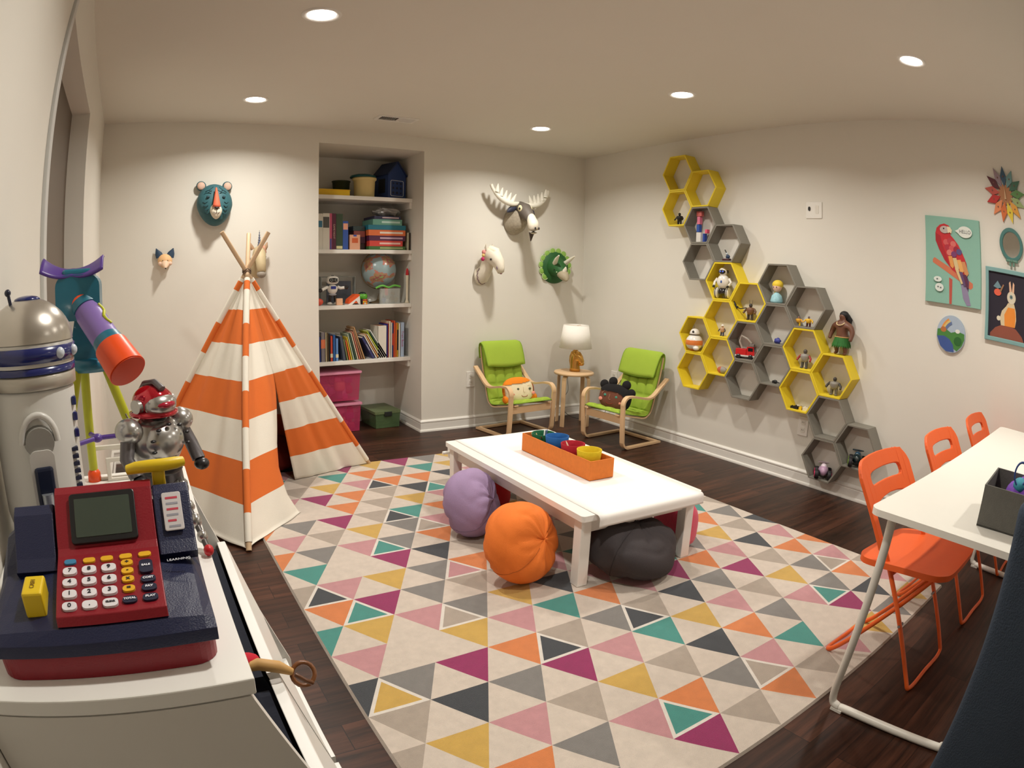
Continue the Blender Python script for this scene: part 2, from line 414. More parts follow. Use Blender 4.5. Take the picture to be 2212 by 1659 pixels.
# ------------------------------------------------ teepee
m_tw = M('canvas_white', (236, 230, 216), 0.9, var=0.03, scale=10, bump=0.25, bscale=300)
m_to = M('canvas_orange', (222, 112, 44), 0.9, var=0.04, scale=10, bump=0.25, bscale=300)
m_pole = M('pine_pole', (206, 174, 138), 0.6, var=0.12, scale=9)
def make_teepee():
    BX, BY = -3.25, -0.95
    t = thing('teepee', 'orange and white striped canvas play teepee with wooden poles and slit door', 'teepee', (BX, BY, 0))
    W = Vector((BX, BY, 0))
    F = Vector((-3.465, -1.865, 0))-W; R = Vector((-2.40, -.715, 0))-W; A = Vector((-3.244, -.90, 1.319))-W
    Lf = Vector((-4.02, -.86, 0))-W; B = Vector((-3.14, -.10, 0))-W
    SB = 0.1415
    # poles start at the ground and pass the crossing; each slightly offset so that they lie against each other
    offs = {'F': Vector((0, -.018, 0)), 'R': Vector((.012, .004, 0)), 'L': Vector((-.014, .006, 0)), 'B': Vector((.002, .022, 0))}
    for nm, foot, ext in (('F', F, .195), ('R', R, .195), ('L', Lf, .195), ('B', B, -.03)):
        d = (A+offs[nm]-foot); top = foot+d*(1+ext)
        foot2 = foot+d*0.004
        obj('pole', MB().cyl(foot2, top, .0145, .0135, 14), m_pole, t)
    # pole sleeves with their own stripes
    for nm, foot in (('F', F), ('R', R), ('L', Lf)):
        d = A+offs[nm]-foot; v0 = .03; b = MB(); n = 10; segs = []
        cuts = [v0, .12, .26, .40, .53, .66, .79, .933, .972, .985]
        mats_i = []
        ax, ay, _ = frame(d); vv = []; ff = []
        for j, c in enumerate(cuts):
            for i in range(n):
                a = 2*PI*i/n; r = .0185
                vv.append(foot+d*c+ax*math.cos(a)*r+ay*math.sin(a)*r)
        for j in range(len(cuts)-1):
            k = j
            for i in range(n): ff.append((j*n+i, j*n+(i+1) % n, (j+1)*n+(i+1) % n, (j+1)*n+i)); mats_i.append(k % 2)
        b.add(vv, ff, mats_i, True)
        obj('pole_sleeve', b, [m_tw, m_to], t)
    def panel(name, P0, P1, u0, u1, seed, sagk=1.0, top=.965, amp=1.0):
        """cloth between the lines P0(v), P1(v); u0/u1 give the covered span at v"""
        rnd = random.Random(seed); ph = [rnd.uniform(0, 6.28) for _ in range(4)]
        nrm = (P1(0)-P0(0)).cross(A-P0(0)).normalized()
        if nrm.dot(P0(0)+P1(0)) < 0: nrm = -nrm
        NV = 70; NU = 26
        def f(u, v):
            vv = v*top
            a, c = P0(vv), P1(vv)
            uu = u0(vv)+(u1(vv)-u0(vv))*u
            p = a+(c-a)*uu
            wd = (c-a).length
            e = 4*u*(1-u)
            fold = (.012*math.sin(9*uu+ph[0]+3*vv)+.010*math.sin(17*uu+ph[1]-4*vv)+.005*math.sin(31*uu+ph[2]+2*vv))*e*amp*(.35+.65*wd)
            sag = -.030*math.sin(PI*min(1, vv*1.05))*4*uu*(1-uu)*sagk*wd
            q = p+nrm*(fold+sag)
            if vv < .03: q.z = max(q.z, .016)
            q.z += -.0*e
            return q
        def mf(u, v):
            vv = v*top
            uu = u0(vv)+(u1(vv)-u0(vv))*u
            return int(vv/SB) % 2
        vs_ = [SB*k/10/top for k in range(69) if SB*k/10 < top-.004]+[1.0]
        b = MB(); b.grid(lambda u, j: f(u, vs_[min(len(vs_)-1, int(round(j*(len(vs_)-1))))]), NU, len(vs_)-1, mf=lambda u, j: int((vs_[int(j*(len(vs_)-1))]+vs_[int(j*(len(vs_)-1))+1])/2*top/SB) % 2)
        obj(name, b, [m_tw, m_to], t, solid=0.0022)
    line = lambda a: (lambda v: a+(A-a)*v)
    one = lambda v: 1.0
    zero = lambda v: 0.0
    panel('canvas_panel', line(F), line(Lf), zero, one, 1)
    panel('canvas_panel', line(Lf), line(B), zero, one, 2)
    panel('canvas_panel', line(B), line(R), zero, one, 3)
    VS = .57; US = .44
    def lu(v):      # right edge of the left flap
        if v >= VS: return US
        pts = [(0, .345), (.016, .334), (.10, .285), (.209, .262), (.294, .285), (.395, .343), (.50, .41), (VS, US)]
        for (a, ua), (c, uc) in zip(pts, pts[1:]):
            if a <= v <= c: return ua+(uc-ua)*(v-a)/(c-a)
    panel('door_flap', line(F), line(R), zero, lu, 5, sagk=0, amp=1.3)
    # the right flap is folded inward at its free edge
    inn = Vector((-2.985, -.89, .0))-W
    S0 = F+(A-F)*VS; S1 = R+(A-R)*VS; SP = S0+(S1-S0)*US
    def free_edge(v):
        if v >= VS:
            a, c = F+(A-F)*v, R+(A-R)*v
            return a+(c-a)*US
        k = v/VS
        return inn+(SP-inn)*k
    panel('door_flap', free_edge, line(R), zero, one, 6, sagk=0, amp=1.2)
    obj('cord', MB().tube([A+Vector((.024*math.cos(a), .03*math.sin(a), .006*math.sin(3*a)+.012+.012*a/6.28)) for a in [i*.4 for i in range(34)]], .004, 6), M('cotton_cord', (120, 100, 84), .9), t)
make_teepee()
def soft_cushion():
    b = MB(); b.ell((0, 0, .11), (.26, .22, .11), 28, 14, fn=lambda u: Vector((math.copysign(abs(u.x)**.7, u.x), math.copysign(abs(u.y)**.7, u.y), u.z)))
    o = obj('floor_cushion', b, M('maroon_fabric_part_shade', (128, 34, 20), .9, bump=.3, bscale=200), loc=(-3.1, -.55, .0), rot=(0, 0, .4))  # maroon partly paints in the orange canvas lying in shade
    tag(o, 'dark red cushion lying inside the teepee behind the door slit', 'cushion')
soft_cushion()

# ------------------------------------------------ coffee table with paper
def coffee_table():
    TX, TY, rz = -1.905, -2.235, math.radians(-2.2)
    t = thing('coffee_table', 'low white rectangular play table in the middle of the triangle rug', 'table', (TX, TY, RZ), rz)
    hx, hy, z = .355, .675, .343
    obj('tabletop', MB().prism(rrect(-hx, hx, -hy, hy, .018), z-.026, z), m_white, t, bevel=.006, seg=3)
    for sx in (-1, 1):
        for sy in (-1, 1):
            x, y = sx*(hx-.045), sy*(hy-.055)
            obj('leg', MB().box(x-.027, x+.027, y-.027, y+.027, 0.001, z-.026), m_white, t, bevel=.003)
    b = MB(); ax, ay = hx-.052, hy-.062
    for sx in (-1, 1): b.box(sx*ax-.009, sx*ax+.009, -ay+.0, ay, z-.10, z-.026)
    for sy in (-1, 1): b.box(-ax, ax, sy*ay-.009, sy*ay+.009, z-.10, z-.026)
    obj('apron', b, m_white, t)
    # roll holder under the far end
    for sx in (-1, 1):
        bb = MB().prism(rrect(hy+.0, hy+.05, z-.115, z-.026, .02), sx*(hx-.05)-.008, sx*(hx-.05)+.008, 'yz')
        bb.box(sx*(hx-.05)-.008, sx*(hx-.05)+.008, hy-.03, hy+.03, z-.05, z-.026)
        obj('roll_bracket', bb, m_white, t, bevel=.002)
    obj('roll_dowel', MB().cyl((-hx+.0, hy+.028, z-.078), (hx-.0, hy+.028, z-.078), .010, n=12), m_white, t)
    r = tag(obj('paper_roll', MB().lathe([(.012, -.26), (.034, -.26), (.034, .26), (.012, .26)], n=24, axis=(1, 0, 0)), M('paper', (248, 245, 240), .8, var=.01)), 'white roll of drawing paper on the dowel at the far end of the play table', 'paper roll')
    r.location = (TX, TY, RZ); r.rotation_euler = (0, 0, rz)
    for v in r.data.vertices: v.co += Vector((0, hy+.028, z-.078))
    # sheet pulled over the top, curling over the near edge
    def f(u, v):
        x = -.29+.62*u; s = v*1.50
        if s < 1.36:
            y = hy-.0-s; zz = z+.0014+.0012*(1+math.sin(9*u+5*s))*.5
            if s > 1.30: zz += (s-1.30)*.02
        else:
            a = (s-1.36)/.055
            y = hy-1.36-.018*math.sin(min(a, 1.9))-.004; zz = z+.003-.020*(1-math.cos(min(a, 1.5)))-max(0, (s-1.44))*.55
        return Vector((x, y, zz))
    o = obj('paper_sheet', MB().grid(f, 12, 90), MATS['paper'], loc=(TX, TY, RZ), rot=(0, 0, rz), solid=.0006)
    tag(o, 'white sheet of drawing paper spread over the play table and curling off its near end', 'paper')
coffee_table()
TT = RZ+.343+.0036
# felt tray with four cups and crayons
m_of = M('felt_orange', (228, 128, 54), .95, var=.1, scale=50, bump=.6, bscale=500)
def tray():
    t = thing('felt_tray', 'long orange felt tray holding four cups on the white play table', 'tray', (-1.885, -2.235, TT), math.radians(-2))
    hx, hy, h = .074, .315, .098
    obj('tray_body', MB().ring([(-hx, -hy), (hx, -hy), (hx, hy), (-hx, hy)], [(-hx+.006, -hy+.006), (hx-.006, -hy+.006), (hx-.006, hy-.006), (-hx+.006, hy-.006)], 0, h).box(-hx, hx, -hy, hy, 0, .005), m_of, t, bevel=.002)
tray()
FC = {'green': (22, 92, 56), 'blue': (30, 92, 158), 'red': (172, 26, 42), 'yellow': (222, 190, 30)}
cups = []
for k, (c, y, hh) in enumerate((('green', -2.02, .107), ('blue', -2.155, .122), ('red', -2.30, .115), ('yellow', -2.44, .118))):
    m = M('felt_'+c, FC[c], .95, var=.1, scale=60, bump=.6, bscale=500)
    o = obj('felt_cup', MB().lathe([(0, 0), (.050, 0), (.0585, hh*.6), (.064, hh), (.0585, hh), (.053, hh*.6), (.046, .005), (0, .005)], n=36), m, loc=(-1.885+(y+2.235)*.035, y, TT+.0055))
    pos = ('holding crayons, farthest in the orange tray', 'empty, second from the far end of the orange tray', 'with one pencil, second from the near end of the orange tray', 'empty, nearest in the orange tray')[k]
    tag(o, '%s felt cup %s' % (c, pos), 'cup', 'felt cups in the orange tray')
rnd = random.Random(7)
for k in range(9):
    a = rnd.uniform(0, 6.28); tl = rnd.uniform(.25, .7); ln = .08
    cn, cc = [('tan', (220, 190, 140)), ('yellow', (230, 190, 40)), ('burnt orange', (210, 110, 50)), ('olive', (120, 140, 80)), ('cream', (240, 230, 200)), ('slate blue', (80, 90, 150)), ('mint', (150, 210, 170)), ('white', (238, 238, 236)), ('brown', (120, 80, 50))][k]
    c0 = Vector((-1.878+.02*math.cos(a), -2.02+.02*math.sin(a), TT+.03)); d = Vector((math.cos(a)*math.sin(tl), math.sin(a)*math.sin(tl), math.cos(tl)))
    if k > 4: c0.z += .018
    o = obj('crayon', MB().cyl(c0, c0+d*(ln*.85), .0042, n=8).cyl(c0+d*(ln*.85), c0+d*ln, .0042, .0012, 8), CM(cc, .6))
    tag(o, 'short '+cn+' wax crayon sticking out of the green felt cup', 'crayon', 'crayons in the green felt cup')
o = obj('pencil', MB().cyl((-1.90, -2.335, TT+.03), (-1.915, -2.285, TT+.118), .004, n=8).cyl((-1.915, -2.285, TT+.118), (-1.9175, -2.277, TT+.132), .004, .001, 8), CM((228, 210, 180), .6))
tag(o, 'pale pencil leaning inside the red felt cup', 'pencil')

# ------------------------------------------------ bean bag poufs
def pouf(name, label, cat, x, y, rx, ry, h, rgb, tilt=(0, 0, 0), seed=1, n=2.3, ax='z', z0=RZ, seamcol=None, group=None):
    rnd = random.Random(seed); ph = [rnd.uniform(0, 6.28) for _ in range(8)]
    m = M('pouf_'+name, rgb, .85, var=.05, scale=12, bump=.35, bscale=260)
    def shape(u):
        k = 2/n
        q = Vector((math.copysign(abs(u.x)**k, u.x), math.copysign(abs(u.y)**k, u.y), math.copysign(abs(u.z)**k, u.z)))
        q = u.lerp(q, .6)
        a = math.atan2(u.y, u.x)
        pole = max(0, (abs(u.z)-.35)/.65)
        wr = -.085*(1-abs(math.sin(3.5*a+ph[0]+1.5*u.z)))**2*pole*(1.2-pole)*2.4-.05*(1-abs(math.sin(6.5*a+ph[1]-3*u.z)))**3*pole+.03*math.sin(3*a+ph[2]+3*u.z)+.022*math.sin(5*u.z+2*a+ph[3])-.03*(1-abs(math.sin(4*u.z-2*a+ph[4]+math.sin(3*a))))**4
        q *= 1+wr
        q.z *= 1-.16*pole**3      # gathered ends sink in
        return q
    b = MB(); b.ell((0, 0, 0), (rx, ry, h/2), 64, 44, fn=shape)
    R = Matrix.Rotation(tilt[2], 4, 'Z') @ Matrix.Rotation(tilt[1], 4, 'Y') @ Matrix.Rotation(tilt[0], 4, 'X')
    b.v = [tuple(R @ Vector(v)) for v in b.v]
    zmin = min(v[2] for v in b.v); top = max(v[2] for v in b.v)
    # flattened contact with the floor
    fl = zmin+.03*(top-zmin)
    b.v = [(v[0], v[1], max(v[2], fl)-fl) for v in b.v]
    o = obj('bean_bag', b, m, loc=(x, y, z0))
    tag(o, label, cat, group)
    # piping seams that follow the surface
    sb = MB(); 
    for a0 in (0, 2):
        pts = []
        for k in range(25):
            th = PI*(.08+.84*k/24); a = a0*PI/2+.3+ph[4]*.1
            u = Vector((math.sin(th)*math.cos(a), math.sin(th)*math.sin(a), math.cos(th)))
            q = shape(u); p = R @ Vector((q.x*rx, q.y*ry, q.z*h/2)); p.z = max(p.z, fl)-fl
            pts.append(p)
        sb.tube(pts, .0022, 6)
    obj('seam', sb, M('seam_'+name, tuple(int(c*.8) for c in rgb), .9), o)
    return o
pouf('purple', 'lilac bean bag pouf tucked under the left side of the play table', 'bean bag', -2.36, -2.10, .175, .175, .285, (160, 136, 172), (1.25, .1, .7), 3)
pouf('orange', 'bright orange bean bag pouf beside the near leg of the play table', 'bean bag', -2.43, -2.665, .185, .18, .29, (236, 122, 42), (1.2, .25, .35), 5)
pouf('charcoal', 'large charcoal grey bean bag pouf under the near end of the play table', 'bean bag', -1.95, -2.85, .235, .205, .27, (62, 56, 58), (.25, .1, .2), 9)
pouf('red', 'red bean bag pouf mostly hidden under the far end of the play table', 'bean bag', -2.10, -1.80, .14, .14, .22, (190, 26, 34), (.2, .1, 0), 13)
def furry():
    b = MB(); b.ell((0, 0, .115), (.065, .12, .12), 30, 24, fn=lambda u: Vector(tuple(math.copysign(abs(c)**.62, c) for c in u))*(1+.015*math.sin(23*u.x+11*u.z)*math.sin(19*u.y)))
    b.v = [(x, y, max(z, 0)) for x, y, z in b.v]
    o = obj('plush_cushion', b, M('plush_pink', (238, 66, 104), .95, var=.12, scale=60, bump=1.0, bscale=350, sheen=.5), loc=(-1.535, -2.735, RZ), rot=(0, 0, .1))
    tag(o, 'hot pink plush cushion standing behind the right near leg of the play table', 'cushion')
furry()

# ------------------------------------------------ bentwood children's armchairs
m_birch = M('birch_veneer', (226, 190, 148), .45, var=.07, scale=8)
m_lime = M('lime_cotton', (160, 188, 62), .9, var=.04, scale=14, bump=.3, bscale=320)
m_limed = M('lime_piping', (126, 160, 44), .9, var=.04)
def armchair(label):
    t = thing('armchair', label, 'armchair', group='lime green bentwood armchairs')
    for sx in (-1, 1):
        x0, x1 = (.205, .245) if sx > 0 else (-.245, -.205)
        path = [(.235, .012), (-.12, .012)]+arc(-.15, .075, .063, 270, 180, 6)+[(-.222, .20), (-.226, .33)]+arc(-.166, .355, .062, 180, 95, 6)+[(-.10, .412), (.0, .392), (.07, .385), (.13, .405), (.20, .46), (.285, .525)]
        path = [tuple(p) for p in [(v.x, v.y) for v in spline([(a, b, 0) for a, b in path], 3)]]
        obj('arm_frame', MB().strip(path, x0, x1, .016, sm=False), m_birch, t, bevel=.002)
    obj('floor_rail', MB().box(-.205, .205, .20, .235, .003, .022), m_birch, t, bevel=.003)
    obj('front_rail', MB().box(-.205, .205, -.212, -.198, .205, .262), m_birch, t, bevel=.002)
    seat = [(-.235, .292), (-.15, .276), (-.03, .252), (.06, .236), (.105, .246), (.135, .29), (.175, .42), (.215, .56), (.245, .70)]
    sp = [(v.x, v.y) for v in spline([(a, b, 0) for a, b in seat], 6)]
    for x0, x1 in ((-.195, -.155), (.155, .195)):
        obj('back_slat', MB().strip([(y-.002+.02*0, z-.016) if y < .1 else (y+.018, z-.004) for y, z in sp], x0, x1, .010), m_birch, t)
    # quilted cushion following seat and back
    n = len(sp)
    def surf(u, v, off):
        k = v*(n-1); i = min(int(k), n-2); f = k-i
        y = sp[i][0]+(sp[i+1][0]-sp[i][0])*f; z = sp[i][1]+(sp[i+1][1]-sp[i][1])*f
        d = Vector((sp[i+1][0]-sp[i][0], sp[i+1][1]-sp[i][1])).normalized(); nn = Vector((-d.y, d.x))
        q = abs(math.sin(PI*u*4))**.35*abs(math.sin(PI*v*7))**.35
        e = min(1, min(u, 1-u)/.04, min(v, 1-v)/.02)
        th = off*(.010+.018*q)*max(.25, e**.5)
        return Vector(((u-.5)*.384, y+nn.x*th, z+nn.y*th))
    b = MB(); b.grid(lambda u, v: surf(u, v, 1), 40, 84); b.grid(lambda u, v: surf(u, v, -.2), 8, 84)
    obj('seat_cushion', b, m_lime, t)
    pts = [surf(0, v/40, .3) for v in range(41)]+[surf(u/8, 1, .3) for u in range(1, 9)]+[surf(1, 1-v/40, .3) for v in range(1, 41)]+[surf(1-u/8, 0, .3) for u in range(1, 8)]
    obj('piping', MB().tube(pts, .0045, 6, closed=True), m_limed, t)
    # head pillow folded over the top
    hp = [(.262, .60), (.272, .68), (.262, .722), (.235, .728), (.205, .70), (.176, .64), (.152, .575), (.142, .545)]
    hs = [(v.x, v.y) for v in spline([(a, b, 0) for a, b in hp], 5)]; m = len(hs)
    def hf(u, v, off):
        k = v*(m-1); i = min(int(k), m-2); f = k-i
        y = hs[i][0]+(hs[i+1][0]-hs[i][0])*f; z = hs[i][1]+(hs[i+1][1]-hs[i][1])*f
        d = Vector((hs[i+1][0]-hs[i][0], hs[i+1][1]-hs[i][1])).normalized(); nn = Vector((d.y, -d.x))*-1
        e = min(1, min(u, 1-u)/.08)**.5*min(1, (1-v)/.1)**.5
        th = off*(.014*e)+.002
        w = .390-.035*max(0, v-.6)*(1 if v > .6 else 0)+.012
        z += -.016*math.sin(PI*u)*(v > .5)*max(0, v-.5)*2+.0
        return Vector(((u-.5)*w, y+nn.x*th, z+nn.y*th))
    b = MB(); b.grid(lambda u, v: hf(u, v, 1), 24, 40); b.grid(lambda u, v: hf(u, v, -1), 24, 40)
    h = obj('head_pillow', b, m_lime, t)
    pts = [hf(0, v/20, 0) for v in range(21)]+[hf(u/12, 1, 0) for u in range(1, 13)]+[hf(1, 1-v/20, 0) for v in range(1, 21)]+[hf(1-u/12, 0, 0) for u in range(1, 12)]
    obj('pillow_piping', MB().tube(pts, .0045, 6, closed=True), m_limed, h)
    return t
ch = armchair('lime green cushioned bentwood armchair left of the lamp stool, holding the orange-haired face pillow')
ch.location = (-.945, -.315, 0); ch.rotation_euler = (0, 0, math.radians(4))
c2 = copy_tree(ch); c2['label'] = 'lime green cushioned bentwood armchair right of the lamp stool, holding the black-haired face pillow'
c2.location = (-.355, -1.005, 0); c2.rotation_euler = (0, 0, math.radians(-86))

# face pillows
def face_pillow(label, loc, rot, skin, hair, buns, dark):
    t = thing('face_pillow', label, 'pillow', loc, rot=rot, group='face pillows on the armchairs')
    fn = lambda u: Vector(tuple(math.copysign(abs(c)**.8, c) for c in u))
    obj('face', MB().ell((0, 0, 0), (.135, .05, .10), 36, 24, fn=fn), skin, t)
    # hair: a shell over the head that leaves the face free
    def inhair(u):
        if u.y > .15: return True
        if dark: return u.z > .35-.55*max(0, u.x)+.1*math.sin(3*u.x) or u.x > .75
        return (u.z > .42+.35*abs(u.x-.15)*(1 if u.x > .15 else -.3)) or abs(u.x) > .93
    b = MB(); nu, nv = 72, 48
    full = MB(); full.ell((0, 0, 0), (.142, .056, .107), nu, nv, fn=fn, mf=lambda u: 1 if inhair(u) else 0)
    b.v = full.v; keep = [k for k in range(len(full.f)) if full.m[k] == 1]
    b.f = [full.f[k] for k in keep]; b.m = [0]*len(keep); b.s = [True]*len(keep)
    obj('hair', b, hair, t)
    for (x, z, r) in buns: obj('hair_bun', MB().ell((x, .0, z), (r, r*.7, r), 18, 12), hair, t)
    ec = CM((90, 92, 70) if not dark else (70, 150, 130), .8)
    for sx in (-1, 1):
        x = (.03+sx*.055) if not dark else (-.02+sx*.05)
        obj('eye', MB().ell((x, -.047, .005), (.012, .006, .010), 14, 8), ec, t)
        obj('brow', MB().tube([(x+.028*math.cos(a), -.0475+.004*abs(math.cos(a)), .012+.024*math.sin(a)) for a in [PI*i/10 for i in range(11)]], .0014, 5), CM((230, 214, 180) if not dark else (214, 170, 140), .8), t)
        obj('cheek', MB().ell((x+sx*.035, -.040, -.032), (.017, .006, .015), 14, 8), CM((232, 150, 130), .8), t)
    mx = .03 if not dark else -.02
    obj('mouth', MB().tube([(mx+.028*math.cos(a), -.0465, -.045+.014*math.sin(a)) for a in [PI+PI*i/8 for i in range(9)]], .002, 5), CM((150, 60, 40), .8), t)
    obj('nose', MB().tube([(mx-.008, -.050, .02), (mx-.010, -.052, -.015), (mx-.004, -.053, -.024), (mx+.006, -.052, -.020)], .0014, 5), CM((210, 180, 140) if not dark else (214, 160, 130), .8), t)
    return t
face_pillow('pillow shaped as a smiling pale face with orange hair, on the left armchair', (-1.0, -.425, .372), (math.radians(-16), 0, math.radians(-6)),
            M('cream_felt', (240, 226, 190), .9, bump=.2), M('orange_felt', (236, 134, 22), .9, bump=.2), [(-.118, -.07, .034), (.135, -.06, .034)], False)
face_pillow('pillow shaped as a brown face with black hair buns, on the right armchair', (-.475, -1.045, .378), (math.radians(-12), math.radians(6), math.radians(-66)),
            M('brown_felt', (112, 66, 48), .9, bump=.2), M('black_felt', (22, 20, 22), .95, bump=.2), [(-.115, .085, .037), (-.045, .120, .038), (.075, .115, .038), (.13, .06, .037)], True)

# ------------------------------------------------ stool and lamp in the corner
def stool():
    t = thing('stool', 'small round birch stool with bent legs in the corner between the armchairs', 'stool', (-.345, -.335, 0), math.radians(20))
    obj('seat', MB().lathe([(0, .455), (.175, .455), (.181, .460), (.181, .473), (.175, .478), (0, .478)], n=48), m_birch, t)
    for k in range(4):
        R = Matrix.Rotation(PI/2*k, 4, 'Z')
        b = MB(); b.T = R
        path = [(.165, .001), (.160, .38)]+arc(.118, .408, .042, 0, 90, 6)[1:]+[(.03, .4505)]
        b.strip(path, -.021, .021, .009, plane='xz')
        o = obj('leg', b, m_birch, t, bevel=.001)
stool()
def lamp():
    t = thing('table_lamp', 'table lamp with gold horse head base and white drum shade on the stool', 'lamp', (-.335, -.335, .4785), math.radians(30))
    gold = M('polished_gold', (214, 168, 92), .28, 1.0, var=.03)
    # horse head: neck rising, muzzle pointing local -y... lofted sections (centre y, z, half width, half depth, tilt)
    sec = [(.0, .0, .040, .050), (.0, .030, .039, .048), (.002, .065, .036, .046), (0, .100, .036, .050), (-.006, .128, .037, .052), (-.004, .152, .033, .040), (0, .172, .022, .024), (0, .182, .010, .012)]
    b = MB(); n = 22
    def ringp(c, w, d):
        return [(w*math.cos(a)*(1-.12*max(0, -math.sin(a))), c[0]+d*math.sin(a), c[1]) for a in [2*PI*i/n for i in range(n)]]
    v = []; f = []
    for cy, z, w_, d in sec: v += ringp((cy, z), w_, d)
    for j in range(len(sec)-1):
        for i in range(n): f.append((j*n+i, j*n+(i+1) % n, (j+1)*n+(i+1) % n, (j+1)*n+i))
    f.append(tuple(range(n))[::-1])
    b.add(v, f, 0, True)
    # face and muzzle pointing down and forward
    pts = [(0, .000, .160), (0, -.022, .146), (0, -.042, .122), (0, -.058, .096), (0, -.066, .080)]
    b.tube(pts, .02, 16, rs=[.030, .037, .034, .027, .024])
    b.ell((0, -.069, .074), (.024, .018, .019), 16, 10); b.ell((0, -.018, .120), (.036, .040, .040), 20, 14)
    b.ell((0, -.056, .064), (.018, .018, .012), 12, 8)
    h = obj('horse_head_base', b, gold, t)
    for sx in (-1, 1):
        e = MB(); e.tube([(sx*.020, .002, .160), (sx*.027, .000, .182), (sx*.030, -.003, .195), (sx*.030, -.004, .205)], .01, 10, rs=[.010, .014, .010, .002])
        obj('ear', e, gold, h)
        obj('eye', MB().ell((sx*.028, -.030, .128), (.006, .008, .005), 10, 6), gold, h)
    mn = MB(); mn.tube([(0, .004, .182), (0, .030, .162), (0, .043, .13), (0, .047, .09), (0, .045, .05)], .01, 8, rs=[.012, .014, .013, .012, .006])
    obj('mane', mn, gold, h)
    obj('stem', MB().cyl((0, 0, .17), (0, 0, .33), .006, n=12), gold, t)
    sm = M('lampshade_linen', (250, 246, 238), .8, var=.02, bump=.2, bscale=300)
    obj('lamp_shade', MB().lathe([(.146, .208), (.112, .412)], n=48), sm, t, solid=.003)
    obj('shade_ring', MB().tube([(.112*math.cos(a), .112*math.sin(a), .412) for a in [2*PI*i/40 for i in range(40)]], .0022, 6, closed=True), sm, t)
    obj('shade_spider', MB().cyl((-.112, 0, .405), (.112, 0, .405), .0018, n=6).cyl((0, -.112, .405), (0, .112, .405), .0018, n=6).cyl((0, 0, .33), (0, 0, .405), .003, n=8), gold, t)
lamp()
o = obj('power_cord', MB().tube(spline([(-.33, -.27, .47), (-.325, -.22, .40), (-.30, -.20, .28), (-.33, -.17, .20), (-.30, -.13, .10), (-.22, -.17, .02), (-.12, -.28, .012), (-.06, -.42, .05), (-.035, -.50, .25), (-.02, -.51, .40)], 8), .0022, 6), CM((40, 40, 40), .5))
tag(o, 'thin dark lamp cord hanging behind the stool toward the wall outlet', 'cord')

